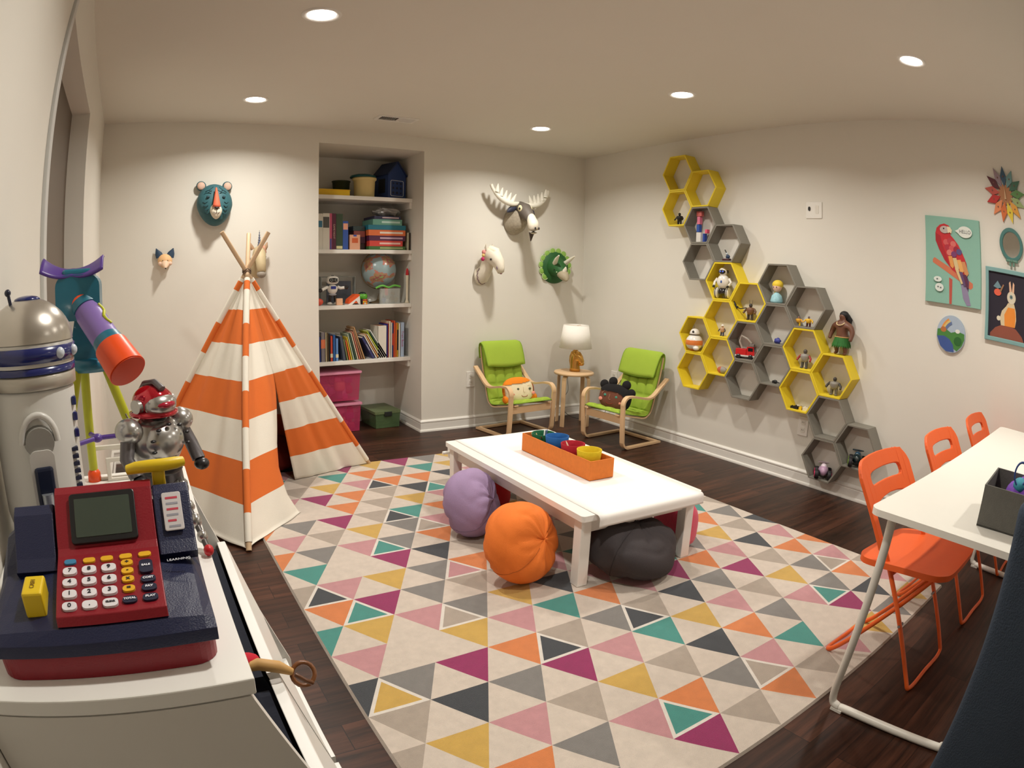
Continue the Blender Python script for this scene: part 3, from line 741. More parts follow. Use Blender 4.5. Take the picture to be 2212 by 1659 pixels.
# ------------------------------------------------ orange folding chairs
m_or = M('orange_paint', (236, 100, 34), .38, var=.02)
m_ors = M('orange_plastic', (236, 97, 32), .5, var=.02, bump=.1, bscale=400)
def folding_chair(label):
    t = thing('folding_chair', label, 'folding chair', group='orange folding chairs along the white table')
    # local: x width, -y forward; straight line of the back frame from (y=.03,z=.76) to (y=-.43,z=.012)
    def L(z): return .03-.46*(.76-z)/.748
    # back plate with a slot and an arched lower edge: polygons in (x, s) mapped on the leaning frame
    def P(x, z, off): return (x*1.12, L(z)+off*.85+.02*(1-(x/.2)**2)*1.0, z-off*.4)
    import_outer = rrect(-.198, .198, .50, .762, .06, 6)
    nx = 14
    def top(x): return .762-.060*(1-math.sqrt(max(0, 1-(max(0, abs(x)-.138)/.0601)**2)))-.006*(x/.14)**2
    def bot(x): return .600+.022*(1-(x/.16)**2) if abs(x) < .158 else .49
    b = MB()
    xs = [-.198, -.195, -.189, -.181, -.172, -.1575, -.140, -.1249, -.118, -.10, -.06, 0, .06, .10, .118, .1249, .140, .1575, .172, .181, .189, .195, .198]
    def quad(x0, x1, za0, za1, zb0, zb1):   # prism between x0 (za0..za1) and x1 (zb0..zb1)
        v = [P(x0, za0, -.008), P(x0, za1, -.008), P(x1, zb1, -.008), P(x1, zb0, -.008), P(x0, za0, .008), P(x0, za1, .008), P(x1, zb1, .008), P(x1, zb0, .008)]
        b.add(v, [(0, 1, 2, 3), (4, 7, 6, 5), (0, 3, 7, 4), (1, 5, 6, 2), (0, 4, 5, 1), (3, 2, 6, 7)])
    for x0, x1 in zip(xs, xs[1:]):
        xm = (x0+x1)/2
        b0, b1 = (bot(x0), bot(x1)) if abs(xm) < .1575 else (.49, .49)
        if abs(xm) < .1575: b0 = b1 = None
        if b0 is None: b0, b1 = (.604+.022*(1-(x/.16)**2) for x in (x0, x1))
        if abs(xm) < .125:
            cr_ = lambda x: 1-math.sqrt(max(0, 1-(max(0, abs(x)-.108)/.01701)**2)); hb = lambda x: .668+.004*(1-(x/.13)**2)+.017*cr_(x); ht = lambda x: .706+.006*(1-(x/.13)**2)-.017*cr_(x)
            quad(x0, x1, b0, hb(x0), b1, hb(x1)); quad(x0, x1, ht(x0), top(x0), ht(x1), top(x1))
        else: quad(x0, x1, b0, top(x0), b1, top(x1))
    bk = obj('backrest', b, m_ors, t, weld=True, bevel=.004)
    # rear-to-front frame: U of tube from the back plate to the front floor bar
    W = .185
    pts = [(-W, L(.52), .52), (-W, L(.3), .3), (-W, L(.06), .06)]+[(-W+.025, L(.012), .012), (0, L(.012), .012), (W-.025, L(.012), .012)]+[(W, L(.06), .06), (W, L(.3), .3), (W, L(.52), .52)]
    obj('front_leg_frame', MB().tube(spline(pts, 5), .0095, 10), m_or, t)
    def Q(z): return .0-.38*z/.45*1.0     # other frame, from rear floor to seat front
    W2 = .165
    pts = [(-W2, Q(.43), .43), (-W2, Q(.25), .25), (-W2, Q(.06)+.004, .06), (-W2+.025, .012, .012), (0, .012, .012), (W2-.025, .012, .012), (W2, Q(.06)+.004, .06), (W2, Q(.25), .25), (W2, Q(.43), .43)]
    obj('rear_leg_frame', MB().tube(spline(pts, 5), .0095, 10), m_or, t)
    # seat: rounded plate, slightly dished and sloping back
    poly = rrect(-.195, .195, -.44, -.03, .055, 6)
    b = MB(); nu, nv = 22, 22
    def sf(u, v, lo):
        a = (u-.5)*2; c = (v-.5)*2
        x = a*math.sqrt(max(0, 1-c**8*.20))*.216; y = -.235+c*math.sqrt(max(0, 1-a**8*.22))*.205
        return Vector((x, y, .452+.012*(-c)+.006*(a*a)+(-.022 if lo else 0)-.004*max(0, c)))
    b.grid(lambda u, v: sf(u, v, False), nu, nv); b.grid(lambda u, v: sf(u, v, True), nu, nv)
    rim = [(u/nu, 0) for u in range(nu)]+[(1, v/nv) for v in range(nv)]+[(1-u/nu, 1) for u in range(nu)]+[(0, 1-v/nv) for v in range(nv)]
    n = len(rim); vv = [sf(u, v, False) for u, v in rim]+[sf(u, v, True) for u, v in rim]
    b.add(vv, [(i, (i+1) % n, n+(i+1) % n, n+i) for i in range(n)], 0, True)
    obj('seat', b, m_ors, t)
    for z, w_, q in ((.405, W, L), (.235, W, L)):
        if z > .4: obj('seat_rail', MB().cyl((-W, L(z), z), (W, L(z), z), .007, n=10), m_or, t)
    for sg in (-1, 1): obj('hinge_bolt', MB().cyl((sg*(W+.012), L(.24), .24), (sg*(W2-.004), L(.24), .24), .006, n=10), CM((150, 150, 150), .3, metal=.9), t)
    return t
fc = folding_chair('orange folding chair at the near corner of the white table, its whole seat in view')
fc.location = (-1.63, -3.84, 0); fc.rotation_euler = (0, 0, math.radians(0))
f2 = copy_tree(fc); f2['label'] = 'orange folding chair in the middle of the three along the white table'; f2.location = (-.955, -3.85, 0); f2.rotation_euler = (0, 0, math.radians(-2))
f3 = copy_tree(fc); f3['label'] = 'orange folding chair farthest along the white table, next to the right wall'; f3.location = (-.275, -3.86, 0)

# ------------------------------------------------ white folding table on the right
def white_table():
    t = thing('folding_table', 'long white table with tubular U-shaped legs on the right side of the room', 'table', (-1.25, -4.42, 0))
    x0, x1, y0, y1 = -.94, .94, -.33, .375
    obj('tabletop', MB().prism(rrect(x0, x1, y0, y1, .035, 6), .722, .742), M('white_laminate', (236, 232, 222), .35, var=.01), t, bevel=.003)
    wp = M('white_powder_coat', (228, 224, 214), .35, var=.01)
    for sx, nm in ((-1, 'near'), (1, 'far')):
        X = sx*.88; dx = sx*-.0
        pts = [(X+.0, y1-.06, .712), (X+.02*-sx*0, y1-.055, .60), (X-sx*.0-.0, y1-.035, .3), (X+.04*(1 if sx < 0 else -1), y1-.010, .06), (X+.045*(1 if sx < 0 else -1), y1-.04, .017), (X+.05*(1 if sx < 0 else -1), y1-.10, .016), (X+.07*(1 if sx < 0 else -1), y0+.20, .016), (X+.08*(1 if sx < 0 else -1), y0+.13, .016)]
        obj('leg', MB().tube(spline(pts, 6), .0145, 14), wp, t)
        obj('top_rail', MB().tube([(X+.05*(-sx), y1-.10, .700), (X+.05*(-sx), y0+.08, .700)], .010, 10), wp, t)
        for yy in (y1-.12, y0+.12): obj('rail_clip', MB().box(X+.05*(-sx)-.022, X+.05*(-sx)+.022, yy-.016, yy+.016, .688, .722), wp, t, bevel=.004)
        obj('leg', MB().tube(spline([(X+.0, y0+.06, .712), (X+.02*-sx, y0+.10, .35), (X+.06*-sx, y0+.14, .06), (X+.08*(-sx), y0+.16, .02)], 6), .0135, 12), wp, t)
        obj('foot_cap', MB().cyl((X+.08*(-sx), y0+.135, .0155), (X+.082*(-sx), y0+.115, .0155), .0155, n=14), CM((150, 150, 145), .5), t)
        obj('foot_pad', MB().cbox((X+.046*(-sx), y1-.045, .006), (.03, .05, .010)), wp, t)
white_table()
def felt_box():
    t = thing('storage_box', 'open grey felt box on the near corner of the white table', 'box', (-1.925, -4.515, .7425), math.radians(3))
    m = M('grey_felt', (104, 102, 96), .95, var=.12, scale=60, bump=.6, bscale=500)
    hx, hy, h, w_ = .125, .135, .118, .006
    obj('box_body', MB().ring([(-hx, -hy), (hx, -hy), (hx, hy), (-hx, hy)], [(-hx+w_, -hy+w_), (hx-w_, -hy+w_), (hx-w_, hy-w_), (-hx+w_, hy-w_)], 0, h).box(-hx, hx, -hy, hy, 0, .005), m, t)
felt_box()
def fabric_toy():
    t = thing('fabric_pouch', 'purple patterned fabric pouch with a blue ring lying in the grey felt box', 'pouch', (-1.90, -4.535, .752), math.radians(10))
    m = M('purple_pattern', (116, 66, 168), .8, var=.45, scale=26, bump=.5, bscale=90)
    obj('pouch_body', MB().ell((0, 0, .062), (.085, .085, .062), 28, 18, fn=lambda u: u*(1+.10*math.sin(5*u.x+7*u.y))), m, t)
    obj('teal_patch', MB().ell((-.03, .035, .105), (.035, .03, .022), 14, 8), M('teal_pattern', (60, 150, 170), .7, var=.3, scale=30), t)
    obj('ring', MB().tube([(-.055, .040+.026*math.cos(a), .142+.034*math.sin(a)) for a in [2*PI*i/24 for i in range(24)]], .0035, 8, closed=True), CM((52, 84, 150), .35), t)
fabric_toy()

# dark blue upholstered chair cut by the right edge of the picture
def blue_chair():
    t = thing('upholstered_chair', 'dark slate blue upholstered high-back chair cut off by the bottom right corner', 'chair', (-2.66, -5.00, 0), math.radians(-90))
    m = M('slate_upholstery', (56, 68, 84), .9, var=.08, scale=16, bump=.4, bscale=260)
    # local: x width, back at -y side ... the back stands towards the dresser
    b = MB(); n = 12
    b.grid(lambda u, v: Vector(((u-.5)*.60-(.04*v if u < .5 else 0)*(1-2*u), -.22-.05*v-.035*math.sin(PI*v)*0+.03*(2*u-1)**2, 0.40+.675*v)), 16, 16)
    obj('backrest', b, m, t, solid=.075, bevel=.02, seg=3)
    obj('seat', MB().box(-.27, .27, -.22, .27, .38, .475), m, t, bevel=.03, seg=3)
    wd = CM((60, 40, 30), .5)
    for sx in (-1, 1):
        for y in (-.20, .24): obj('leg', MB().cyl((sx*.24, y*1.05, .0), (sx*.23, y, .385), .013, .020, 12), wd, t)
blue_chair()

# ------------------------------------------------ alcove shelves
SHZ = (1.957, 1.517, 1.062, .604)
for k, z in enumerate(SHZ):
    t = thing('wall_shelf', 'white fixed shelf in the alcove, ' + ('topmost, under the toy house', 'second from the top, under the board games', 'third from the top, under the globe', 'lowest, under the row of picture books')[k], 'shelf', (0, 0, 0), group='shelves in the alcove')
    obj('shelf_board', MB().box(AX0+.001, AX1-.001, .22, AY-.001, z-.032, z), m_trim, t, bevel=.002)
    obj('side_cleat', MB().box(AX1-.022, AX1-.001, .235, AY-.001, z-.085, z-.032), m_trim, t)
    obj('side_cleat', MB().box(AX0+.001, AX0+.022, .235, AY-.001, z-.085, z-.032), m_trim, t)

# wall plates
def outlet(label, loc, rz, gang=1, kind='outlet', grp='white duplex outlets near the floor'):
    t = thing('wall_outlet' if kind == 'outlet' else 'wall_plate', label, 'outlet' if kind == 'outlet' else 'wall plate', loc, rz, grp if kind == 'outlet' else None)
    w_, h = (.040, .066) if gang == 1 else (.064, .055)
    obj('plate', MB().box(-w_, w_, -.007, -.0003, -h, h), m_trim, t, bevel=.0025)
    if kind == 'outlet':
        for s_ in (-1, 1):
            o = obj('socket', MB().prism(rrect(-.018, .018, s_*.026-.017, s_*.026+.017, .008), -.0095, -.007, 'xz'), M('socket_plastic', (226, 222, 212), .4), t)
            for x in (-.006, .006): obj('slot', MB().box(x-.0012, x+.0012, -.0100, -.0094, s_*.026-.004, s_*.026+.006), CM((40, 36, 32), .6), o)
    else:
        obj('jack', MB().prism([(-.036+.009*math.cos(a), .010+.015*math.sin(a)) for a in [2*PI*i/16 for i in range(16)]], -.012, -.007, 'xz'), CM((20, 18, 18), .5), t)
        obj('socket', MB().prism(rrect(.010, .040, -.024, .032, .006), -.0090, -.007, 'xz'), M('socket_plastic', (226, 222, 212), .4), t)
outlet('white duplex outlet on the far wall behind the left armchair', (-1.21, 0, .41), 0)
outlet('white duplex outlet on the right wall behind the right armchair', (0, -.50, .42), -PI/2)
outlet('white duplex outlet on the right wall beside the lowest grey hexagon shelves', (0, -2.475, .395), -PI/2)
outlet('white two-gang wall plate with a black jack high on the right wall', (0, -2.45, 1.84), -PI/2, 2, 'plate')

# ------------------------------------------------ honeycomb shelves on the right wall
m_hy = M('hexagon_yellow', (232, 206, 40), .5, var=.02)
m_hg = M('hexagon_grey', (128, 124, 114), .5, var=.02)
HA = .1590; HY, HZ = -1.2808, 2.1570
def hc(c, r): return (HY-1.5*HA*c, HZ-2*r*.8660254*HA)
HEX = [(0, 0, 'y', 'topmost of all, empty'), (1, .5, 'y', 'empty, second from the top'), (0, 1, 'y', 'holding a small black figure, high on the wall'),
       (1, 1.5, 'g', 'holding pink and blue toy blocks'), (2, 2, 'g', 'holding a tiny dark toy, just above the white robot'), (1, 2.5, 'g', 'empty, directly below the one with pink and blue blocks'),
       (2, 3, 'y', 'holding the white and black robot'), (3, 3.5, 'y', 'holding a brown winged figure'), (2, 4, 'y', 'holding a small figure with a white hat'),
       (1, 4.5, 'y', 'holding the orange and white ball robot, leftmost of the lower cluster'), (2, 5, 'y', 'holding a small red and grey dome toy'), (1, 5.5, 'y', 'empty, at the bottom left below the ball robot'),
       (3, 4.5, 'g', 'holding the red toy fire truck'), (3, 5.5, 'g', 'empty, directly below the fire truck'), (4, 3, 'g', 'holding the blonde figurine'),
       (5, 3.5, 'g', 'holding two small yellow figures'), (4, 4, 'g', 'holding a tiny blue toy, below the blonde figurine'), (4, 5, 'g', 'holding a tiny black toy, in the middle of the lower cluster'),
       (5, 4.5, 'y', 'holding a figure with red arms, left of the muscular doll'), (5, 5.5, 'y', 'holding a jumble of small black and white bricks'), (6, 5, 'y', 'with the muscular doll standing on top of it'),
       (6, 6, 'g', 'empty, third from the bottom beside the outlet'), (7, 6.5, 'g', 'holding the dark green race car, behind the first orange chair'), (6, 7, 'g', 'holding the pink and purple race car, lowest of all')]
hx_proto = None
for c, r, k, lab in HEX:
    y, z = hc(c, r)
    if hx_proto is None:
        b = MB(); R = HA-.0008; q = .8660254
        po = [(R*math.cos(PI/3*i), R*math.sin(PI/3*i)) for i in range(6)]; R2 = R-.013
        pi_ = [(R2*math.cos(PI/3*i), R2*math.sin(PI/3*i)) for i in range(6)]
        b.ring(po, pi_, -.115, -.0005, 'yz')
        o = hx_proto = obj('hexagon_shelf', b, m_hy, loc=(0, y, z), bevel=.0012, seg=1)
    else:
        o = hx_proto.copy(); COL.objects.link(o); o.location = (0, y, z)
    if k == 'g':
        if 'hexg' not in MATS: MATS['hexg'] = hx_proto.data.copy(); MATS['hexg'].materials[0] = m_hg
        o.data = MATS['hexg']
    tag(o, ('yellow' if k == 'y' else 'grey')+' hexagon wall shelf '+lab, 'shelf', 'honeycomb of hexagon shelves')
def hfloor(c, r): return hc(c, r)[1]-.8660254*(HA-.0008)+.0112+.0004
BLK, WHT, GRY, RED, NAVY, YEL, ORG = (24, 22, 24), (236, 232, 224), (120, 118, 116), (190, 30, 30), (30, 40, 96), (236, 196, 40), (232, 112, 40)
def figure(name, label, cat, x, y, z, h, body, head, legs, arms=None, parts=None, w_=1.0, group=None, hat=None, face=0):
    """small jointed toy figure facing -x"""
    t = thing(name, label, cat, (x, y, z), -PI/2+face, group)
    s = h/.10
    for sx in (-1, 1):
        obj('leg', MB().cyl((sx*.010*s*w_, 0, .004*s), (sx*.009*s*w_, 0, .036*s), .0055*s*w_, .007*s*w_, 10).ell((sx*.011*s*w_, -.004*s, .004*s), (.007*s*w_, .011*s, .004*s), 10, 6), CM(legs, .45), t)
    obj('torso', MB().lathe([(0, .032*s), (.013*s*w_, .034*s), (.015*s*w_, .045*s), (.020*s*w_, .062*s), (.017*s*w_, .072*s), (.006*s, .077*s), (0, .077*s)], n=14), CM(body, .45), t)
    arms = arms or body
    for sx in (-1, 1):
        obj('arm', MB().tube([(sx*.019*s*w_, 0, .067*s), (sx*.029*s*w_, -.004*s, .052*s), (sx*.031*s*w_, -.014*s, .040*s)], .0045*s*w_, 8), CM(arms, .45), t)
    hd = obj('head', MB().ell((0, -.001*s, .087*s), (.011*s, .011*s, .0125*s), 14, 10), CM(head, .5), t)
    for sx in (-1, 1): obj('eye', MB().ell((sx*.0045*s, -.0105*s, .089*s), (.0016*s,)*3, 6, 4), CM(BLK, .3), hd)
    if hat: obj('hat', MB().lathe([(.0155*s, .092*s), (.0155*s, .0945*s), (.011*s, .0955*s), (.009*s, .103*s), (0, .105*s)], n=14), CM(hat, .5), t)
    return t
def hy(c, r, dy=0): return hc(c, r)[0]+dy
f = figure('toy_figure', 'small black toy figure standing in the third yellow hexagon shelf', 'toy figure', -.055, -1.262, hfloor(0, 1), .098, BLK, BLK, BLK, w_=1.35)
# pink and blue magnetic blocks
t = thing('block_tower', 'tower of pink, blue and white toy blocks in the upper grey hexagon shelf', 'toy blocks', (-.055, -1.475, hfloor(1, 1.5)))
for k, (dy, z0, z1, w_, c) in enumerate(((0, .0, .075, .045, (230, 226, 220)), (-.052, 0, .065, .018, (40, 70, 160)), (.008, .078, .135, .026, (44, 84, 170)), (.004, .137, .195, .028, (226, 120, 150)), (.0, .197, .236, .050, (196, 96, 92)), (-.095, .075, .105, .022, (230, 90, 120)))):
    if dy == -.095: dy, z0, z1 = -.074, .066, .096
    obj('block', MB().box(-.016, .016, dy-w_/2, dy+w_/2, z0, z1), CM(c, .5), t, bevel=.002)
t = thing('toy_vehicle', 'tiny dark toy with a rider in the grey hexagon just above the white robot', 'toy', (-.055, -1.745, hfloor(2, 2)))
obj('toy_base', MB().cbox((0, 0, .009), (.03, .065, .018)), CM((70, 28, 30), .4), t, bevel=.004)
obj('toy_body', MB().ell((0, -.01, .03), (.012, .018, .016), 12, 8), CM((40, 60, 90), .4), t)
obj('toy_head', MB().ell((0, .0, .052), (.009, .009, .009), 10, 8), CM((200, 210, 216), .4), t)
obj('toy_plume', MB().tube([(0, .005, .06), (0, .014, .072), (0, .02, .082)], .004, 6), CM(BLK, .4), t)
# white and black robot on two wheels
t = thing('toy_robot', 'white and black balancing toy robot in the yellow hexagon shelf', 'toy robot', (-.062, -1.727, hfloor(2, 3)), -PI/2+.25)
wm, km = CM(WHT, .25, coat=.4), CM(BLK, .2, coat=.5)
obj('torso', MB().ell((0, 0, .118), (.048, .036, .052), 22, 16, fn=lambda u: u*(1+.12*u.z)), wm, t)
hd = obj('head', MB().ell((0, -.004, .196), (.033, .030, .032), 20, 14), wm, t)
obj('visor', MB().ell((0, -.016, .195), (.027, .022, .021), 16, 10), km, hd)
for sx in (-1, 1):
    obj('eye', MB().ell((sx*.010, -.037, .197), (.005, .003, .005), 8, 6), CM((60, 90, 220), .3, emit=(.1, .2, 1), es=.6), hd)
    obj('ear', MB().cyl((sx*.030, 0, .196), (sx*.037, 0, .196), .012, n=14), km, hd)
    obj('arm', MB().tube([(sx*.045, 0, .145), (sx*.066, -.004, .118), (sx*.058, -.034, .092)], .010, 8, rs=[.012, .010, .009]), wm, t)
    obj('hand', MB().ell((sx*.055, -.042, .086), (.011, .011, .009), 10, 8), km, t)
    w2 = obj('wheel', MB().lathe([(.002, -.010), (.036, -.010), (.040, -.004), (.040, .004), (.036, .010), (.002, .010)], (sx*.045, 0, .041), 26, axis=(1, 0, 0)), wm, t)
    obj('tyre', MB().tube([(sx*.045, .0385*math.cos(a), .0405+.0385*math.sin(a)) for a in [2*PI*i/26 for i in range(26)]], .004, 6, closed=True), km, w2)
obj('chest_light', MB().ell((0, -.036, .122), (.007, .004, .011), 10, 6), CM((50, 90, 170), .3), t)
obj('axle_body', MB().ell((0, 0, .050), (.038, .026, .028), 16, 10), km, t)
f = figure('winged_figure', 'small brown armoured figure holding a black flyer in the yellow hexagon shelf', 'toy figure', -.055, -1.985, hfloor(3, 3.5), .118, (120, 84, 62), (60, 56, 54), (60, 52, 48), arms=(96, 66, 50), w_=1.4)
obj('wing', MB().tube([(-.03, -.01, .085), (-.075, -.02, .075), (-.105, -.03, .085)], .004, 6), CM(BLK, .5), f)
obj('flyer', MB().tube([(-.10, -.03, .07), (-.118, -.03, .10), (-.13, -.03, .125)], .006, 6, rs=[.003, .010, .004]).box(-.145, -.09, -.033, -.027, .083, .093), CM(BLK, .5), f)
for sx in (-1, 1): obj('antenna', MB().cyl((sx*.012, 0, .108), (sx*.014, 0, .142), .0014, n=6), CM(GRY, .4, metal=.6), f)
figure('toy_figure', 'small figure with a white hat and dark arms in the yellow hexagon shelf', 'toy figure', -.06, -1.745, hfloor(2, 4), .082, (190, 150, 120), (220, 190, 160), NAVY, arms=(60, 50, 46), w_=1.2, hat=WHT)
# ball robot
t = thing('toy_robot', 'orange and white ball-shaped toy robot with a small domed head in the yellow hexagon shelf', 'toy robot', (-.078, -1.492, hfloor(1, 4.5)), -PI/2)
obj('ball_body', MB().ell((0, 0, .064), (.066, .066, .064), 32, 20), wm, t)
om = CM((226, 128, 60), .4)
obj('orange_band', MB().lathe([(.0668*math.cos(q), .064+.0665*math.sin(q)) for q in [-.28+.56*i/8 for i in range(9)]], n=36), om, t)
obj('orange_cap', MB().lathe([(.0665*math.cos(q), .064+.0665*math.sin(q)) for q in [-1.25, -1.1, -.95, -.8]], n=30), om, t)
hd = obj('domed_head', MB().lathe([(.038, .122), (.040, .128), (.037, .145), (.028, .160), (.014, .168), (0, .170)], n=26), wm, t)
obj('head_band', MB().lathe([(.0395, .122), (.0415, .126), (.0395, .130)], n=26), CM((150, 140, 130), .3, metal=.7), hd)
obj('lens', MB().ell((.012, -.033, .146), (.010, .008, .010), 12, 8), km, hd)
obj('antenna', MB().cyl((-.008, 0, .166), (-.010, 0, .198), .0012, n=6), km, hd)
obj('side_pod', MB().ell((.050, -.034, .024), (.026, .022, .018), 14, 8), wm, t)
o = obj('dome_toy', MB().ell((0, 0, .012), (.022, .045, .026), 18, 12, mf=lambda u: 1 if u.y < .1 else 0), [CM((186, 96, 70), .6), CM((150, 146, 140), .5)], loc=(-.06, -1.768, hfloor(2, 5)+.0)); 
o.location.z += .0135
tag(o, 'small red and grey dome toy lying in the yellow hexagon shelf', 'toy')
# fire truck
t = thing('toy_fire_truck', 'red toy fire truck with a grey crane arm in the grey hexagon shelf', 'toy truck', (-.058, -1.972, hfloor(3, 4.5)), -PI/2+.35)
rm = CM((206, 30, 34), .3, coat=.4)
obj('cab', MB().prism([(.012, .022), (.070, .022), (.070, .050), (.062, .086), (.012, .086)], -.028, .028, 'xz'), rm, t, bevel=.004)
obj('rear_body', MB().box(-.070, .010, -.030, .030, .024, .070), rm, t, bevel=.004)
obj('window', MB().box(.022, .058, -.0295, -.0270, .056, .080), km, t); obj('windscreen', MB().add([(.0712, -.024, .054), (.0712, .024, .054), (.0640, .024, .082), (.0640, -.024, .082)], [(0, 1, 2, 3)]), km, t, solid=.002)
obj('bumper', MB().box(-.072, .076, -.031, .031, .014, .026), CM((210, 206, 200), .4), t, bevel=.002)
for x in (-.045, .045):
    for sy in (-1, 1): obj('wheel', MB().lathe([(.001, -.007), (.016, -.007), (.0165, 0), (.016, .007), (.001, .007)], (x, sy*.029, .0165), 18, axis=(0, 1, 0)), km, t)
obj('crane_arm', MB().tube([(-.03, 0, .07), (-.052, 0, .12), (-.040, 0, .160), (.005, 0, .140), (.038, 0, .110)], .008, 8), CM((170, 160, 148), .4), t)
obj('bucket', MB().box(.026, .060, -.014, .014, .088, .108), CM((130, 124, 118), .4), t, bevel=.002)
# blonde figurine
t = thing('figurine', 'blonde figurine with a pale blue patterned dress in the grey hexagon shelf', 'toy figure', (-.06, -2.205, hfloor(4, 3)), -PI/2)
obj('dress', MB().lathe([(0, 0), (.040, 0), (.044, .012), (.034, .050), (.020, .062), (.012, .070), (0, .072)], n=22), M('pale_blue_dress', (158, 206, 216), .6, var=.35, scale=60), t)
hd = obj('head', MB().ell((0, 0, .108), (.034, .030, .036), 20, 14), CM((238, 196, 170), .6), t)
obj('hair', MB().ell((0, .005, .124), (.040, .036, .032), 20, 14).ell((-.02, .02, .085), (.016, .014, .03), 12, 8), CM((240, 208, 60), .6), t)
for sx in (-1, 1): obj('eye', MB().ell((sx*.012, -.029, .106), (.004, .002, .005), 8, 6), CM((70, 60, 90), .4), hd)
figure('toy_figure', 'small yellow figure with a raised stick, left of two in the grey hexagon shelf', 'toy figure', -.06, -2.395, hfloor(5, 3.5), .062, (236, 176, 60), (150, 120, 110), YEL, w_=1.7, group='pair of yellow figures')
figure('toy_figure', 'small yellow figure with dark feet, right of two in the grey hexagon shelf', 'toy figure', -.06, -2.475, hfloor(5, 3.5), .070, (240, 190, 50), (120, 100, 100), (80, 30, 30), w_=1.6, group='pair of yellow figures')
o = obj('tiny_toy', MB().ell((0, 0, 0), (.016, .026, .020), 12, 8, fn=lambda u: u*(1+.2*math.sin(5*u.x+6*u.z))), CM((60, 66, 150), .5), loc=(-.06, -2.236, hfloor(4, 4)+.0175)); tag(o, 'tiny blue toy in the grey hexagon shelf below the blonde figurine', 'toy')
o = obj('tiny_toy', MB().ell((0, 0, .012), (.010, .018, .014), 12, 8).cyl((0, -.015, .011), (0, -.05, .008), .004, .002, 8).ell((0, .02, .010), (.006, .006, .010), 8, 6), CM(BLK, .5), loc=(-.06, -2.245, hfloor(4, 5))); tag(o, 'tiny black toy with a long tail in the grey hexagon shelf', 'toy')
f = figure('toy_figure', 'grey toy figure with red outstretched arms in the yellow hexagon shelf', 'toy figure', -.06, -2.468, hfloor(5, 4.5), .128, (150, 146, 140), (90, 84, 80), (80, 80, 84), arms=(160, 40, 36), w_=1.3)
f = figure('toy_figure', 'grey and black toy figure standing in the yellow hexagon shelf under the muscular doll', 'toy figure', -.06, -2.715, hfloor(6, 5), .118, (140, 136, 128), (60, 56, 54), (110, 106, 100), arms=(60, 56, 54), w_=1.5)
# jumble of bricks
rnd = random.Random(21)
for k in range(8):
    s_ = rnd.uniform(.014, .022)
    c = [BLK, WHT, BLK, (60, 64, 60), YEL, BLK, WHT, (80, 84, 84)][k]
    b = MB(); b.T = Matrix.Rotation(rnd.uniform(0, 3), 4, 'Z'); b.cbox((0, 0, s_*.5), (s_*1.6, s_, s_)); b.cyl((0, 0, s_), (0, 0, s_*1.3), s_*.25, n=8)
    o = obj('toy_brick', b, CM(c, .35), loc=(-.06+rnd.uniform(-.012, .012)+(.02 if k % 2 else -.02), -2.415-.0165*k, hfloor(5, 5.5)))
    cn = {BLK: 'black', WHT: 'white', YEL: 'yellow'}.get(c, 'dark grey')
    tag(o, 'tiny '+cn+' toy brick, '+('leftmost', 'second from the left', 'third from the left', 'fourth from the left', 'fifth from the left', 'third from the right', 'second from the right', 'rightmost')[k]+' of the pile in a yellow hexagon', 'toy brick', 'pile of toy bricks')
# cars
def racer(label, y, z, col, ring, top, rz):
    t = thing('toy_car', label, 'toy car', (-.062, y, z), rz, 'race cars in the lowest hexagons')
    pm = CM(col, .2, coat=.6)
    obj('car_body', MB().ell((0, 0, .052), (.062, .036, .034), 24, 14, fn=lambda u: Vector((u.x, u.y*(1-.25*abs(u.x)), u.z*(1+.15*math.sin(2*u.x))))), pm, t)
    obj('cockpit', MB().ell((.004, 0, .078), (.028, .022, .020), 16, 10), CM(top, .15, coat=.6), t)
    obj('spoiler', MB().box(-.070, -.050, -.040, .040, .088, .094).box(-.062, -.058, -.006, .006, .06, .09), CM(top, .3), t, bevel=.002)
    for x in (-.042, .042):
        for sy in (-1, 1):
            w_ = obj('wheel', MB().lathe([(.013, -.014), (.028, -.014), (.031, -.008), (.031, .008), (.028, .014), (.013, .014)], (x, sy*.043, .0315), 24, axis=(0, 1, 0)), CM((30, 26, 30), .6), t)
            obj('wheel_ring', MB().tube([(x+.017*math.cos(a), sy*.0565, .0315+.017*math.sin(a)) for a in [2*PI*i/22 for i in range(22)]], .0035, 6, closed=True), CM(ring, .4), w_)
            obj('hub', MB().cyl((x, sy*.030, .0315), (x, sy*.052, .0315), .012, n=12), CM((20, 18, 20), .5), w_)
    return t
racer('pink and purple toy race car with magenta wheel rings in the lowest hexagon shelf', -2.712, hfloor(6, 7), (196, 160, 190), (236, 50, 110), (232, 214, 226), PI+.55)
racer('dark green toy race car with lime wheel rings in the grey hexagon behind a chair', -2.955, hfloor(7, 6.5), (30, 44, 46), (150, 200, 60), (40, 70, 90), PI+.45)
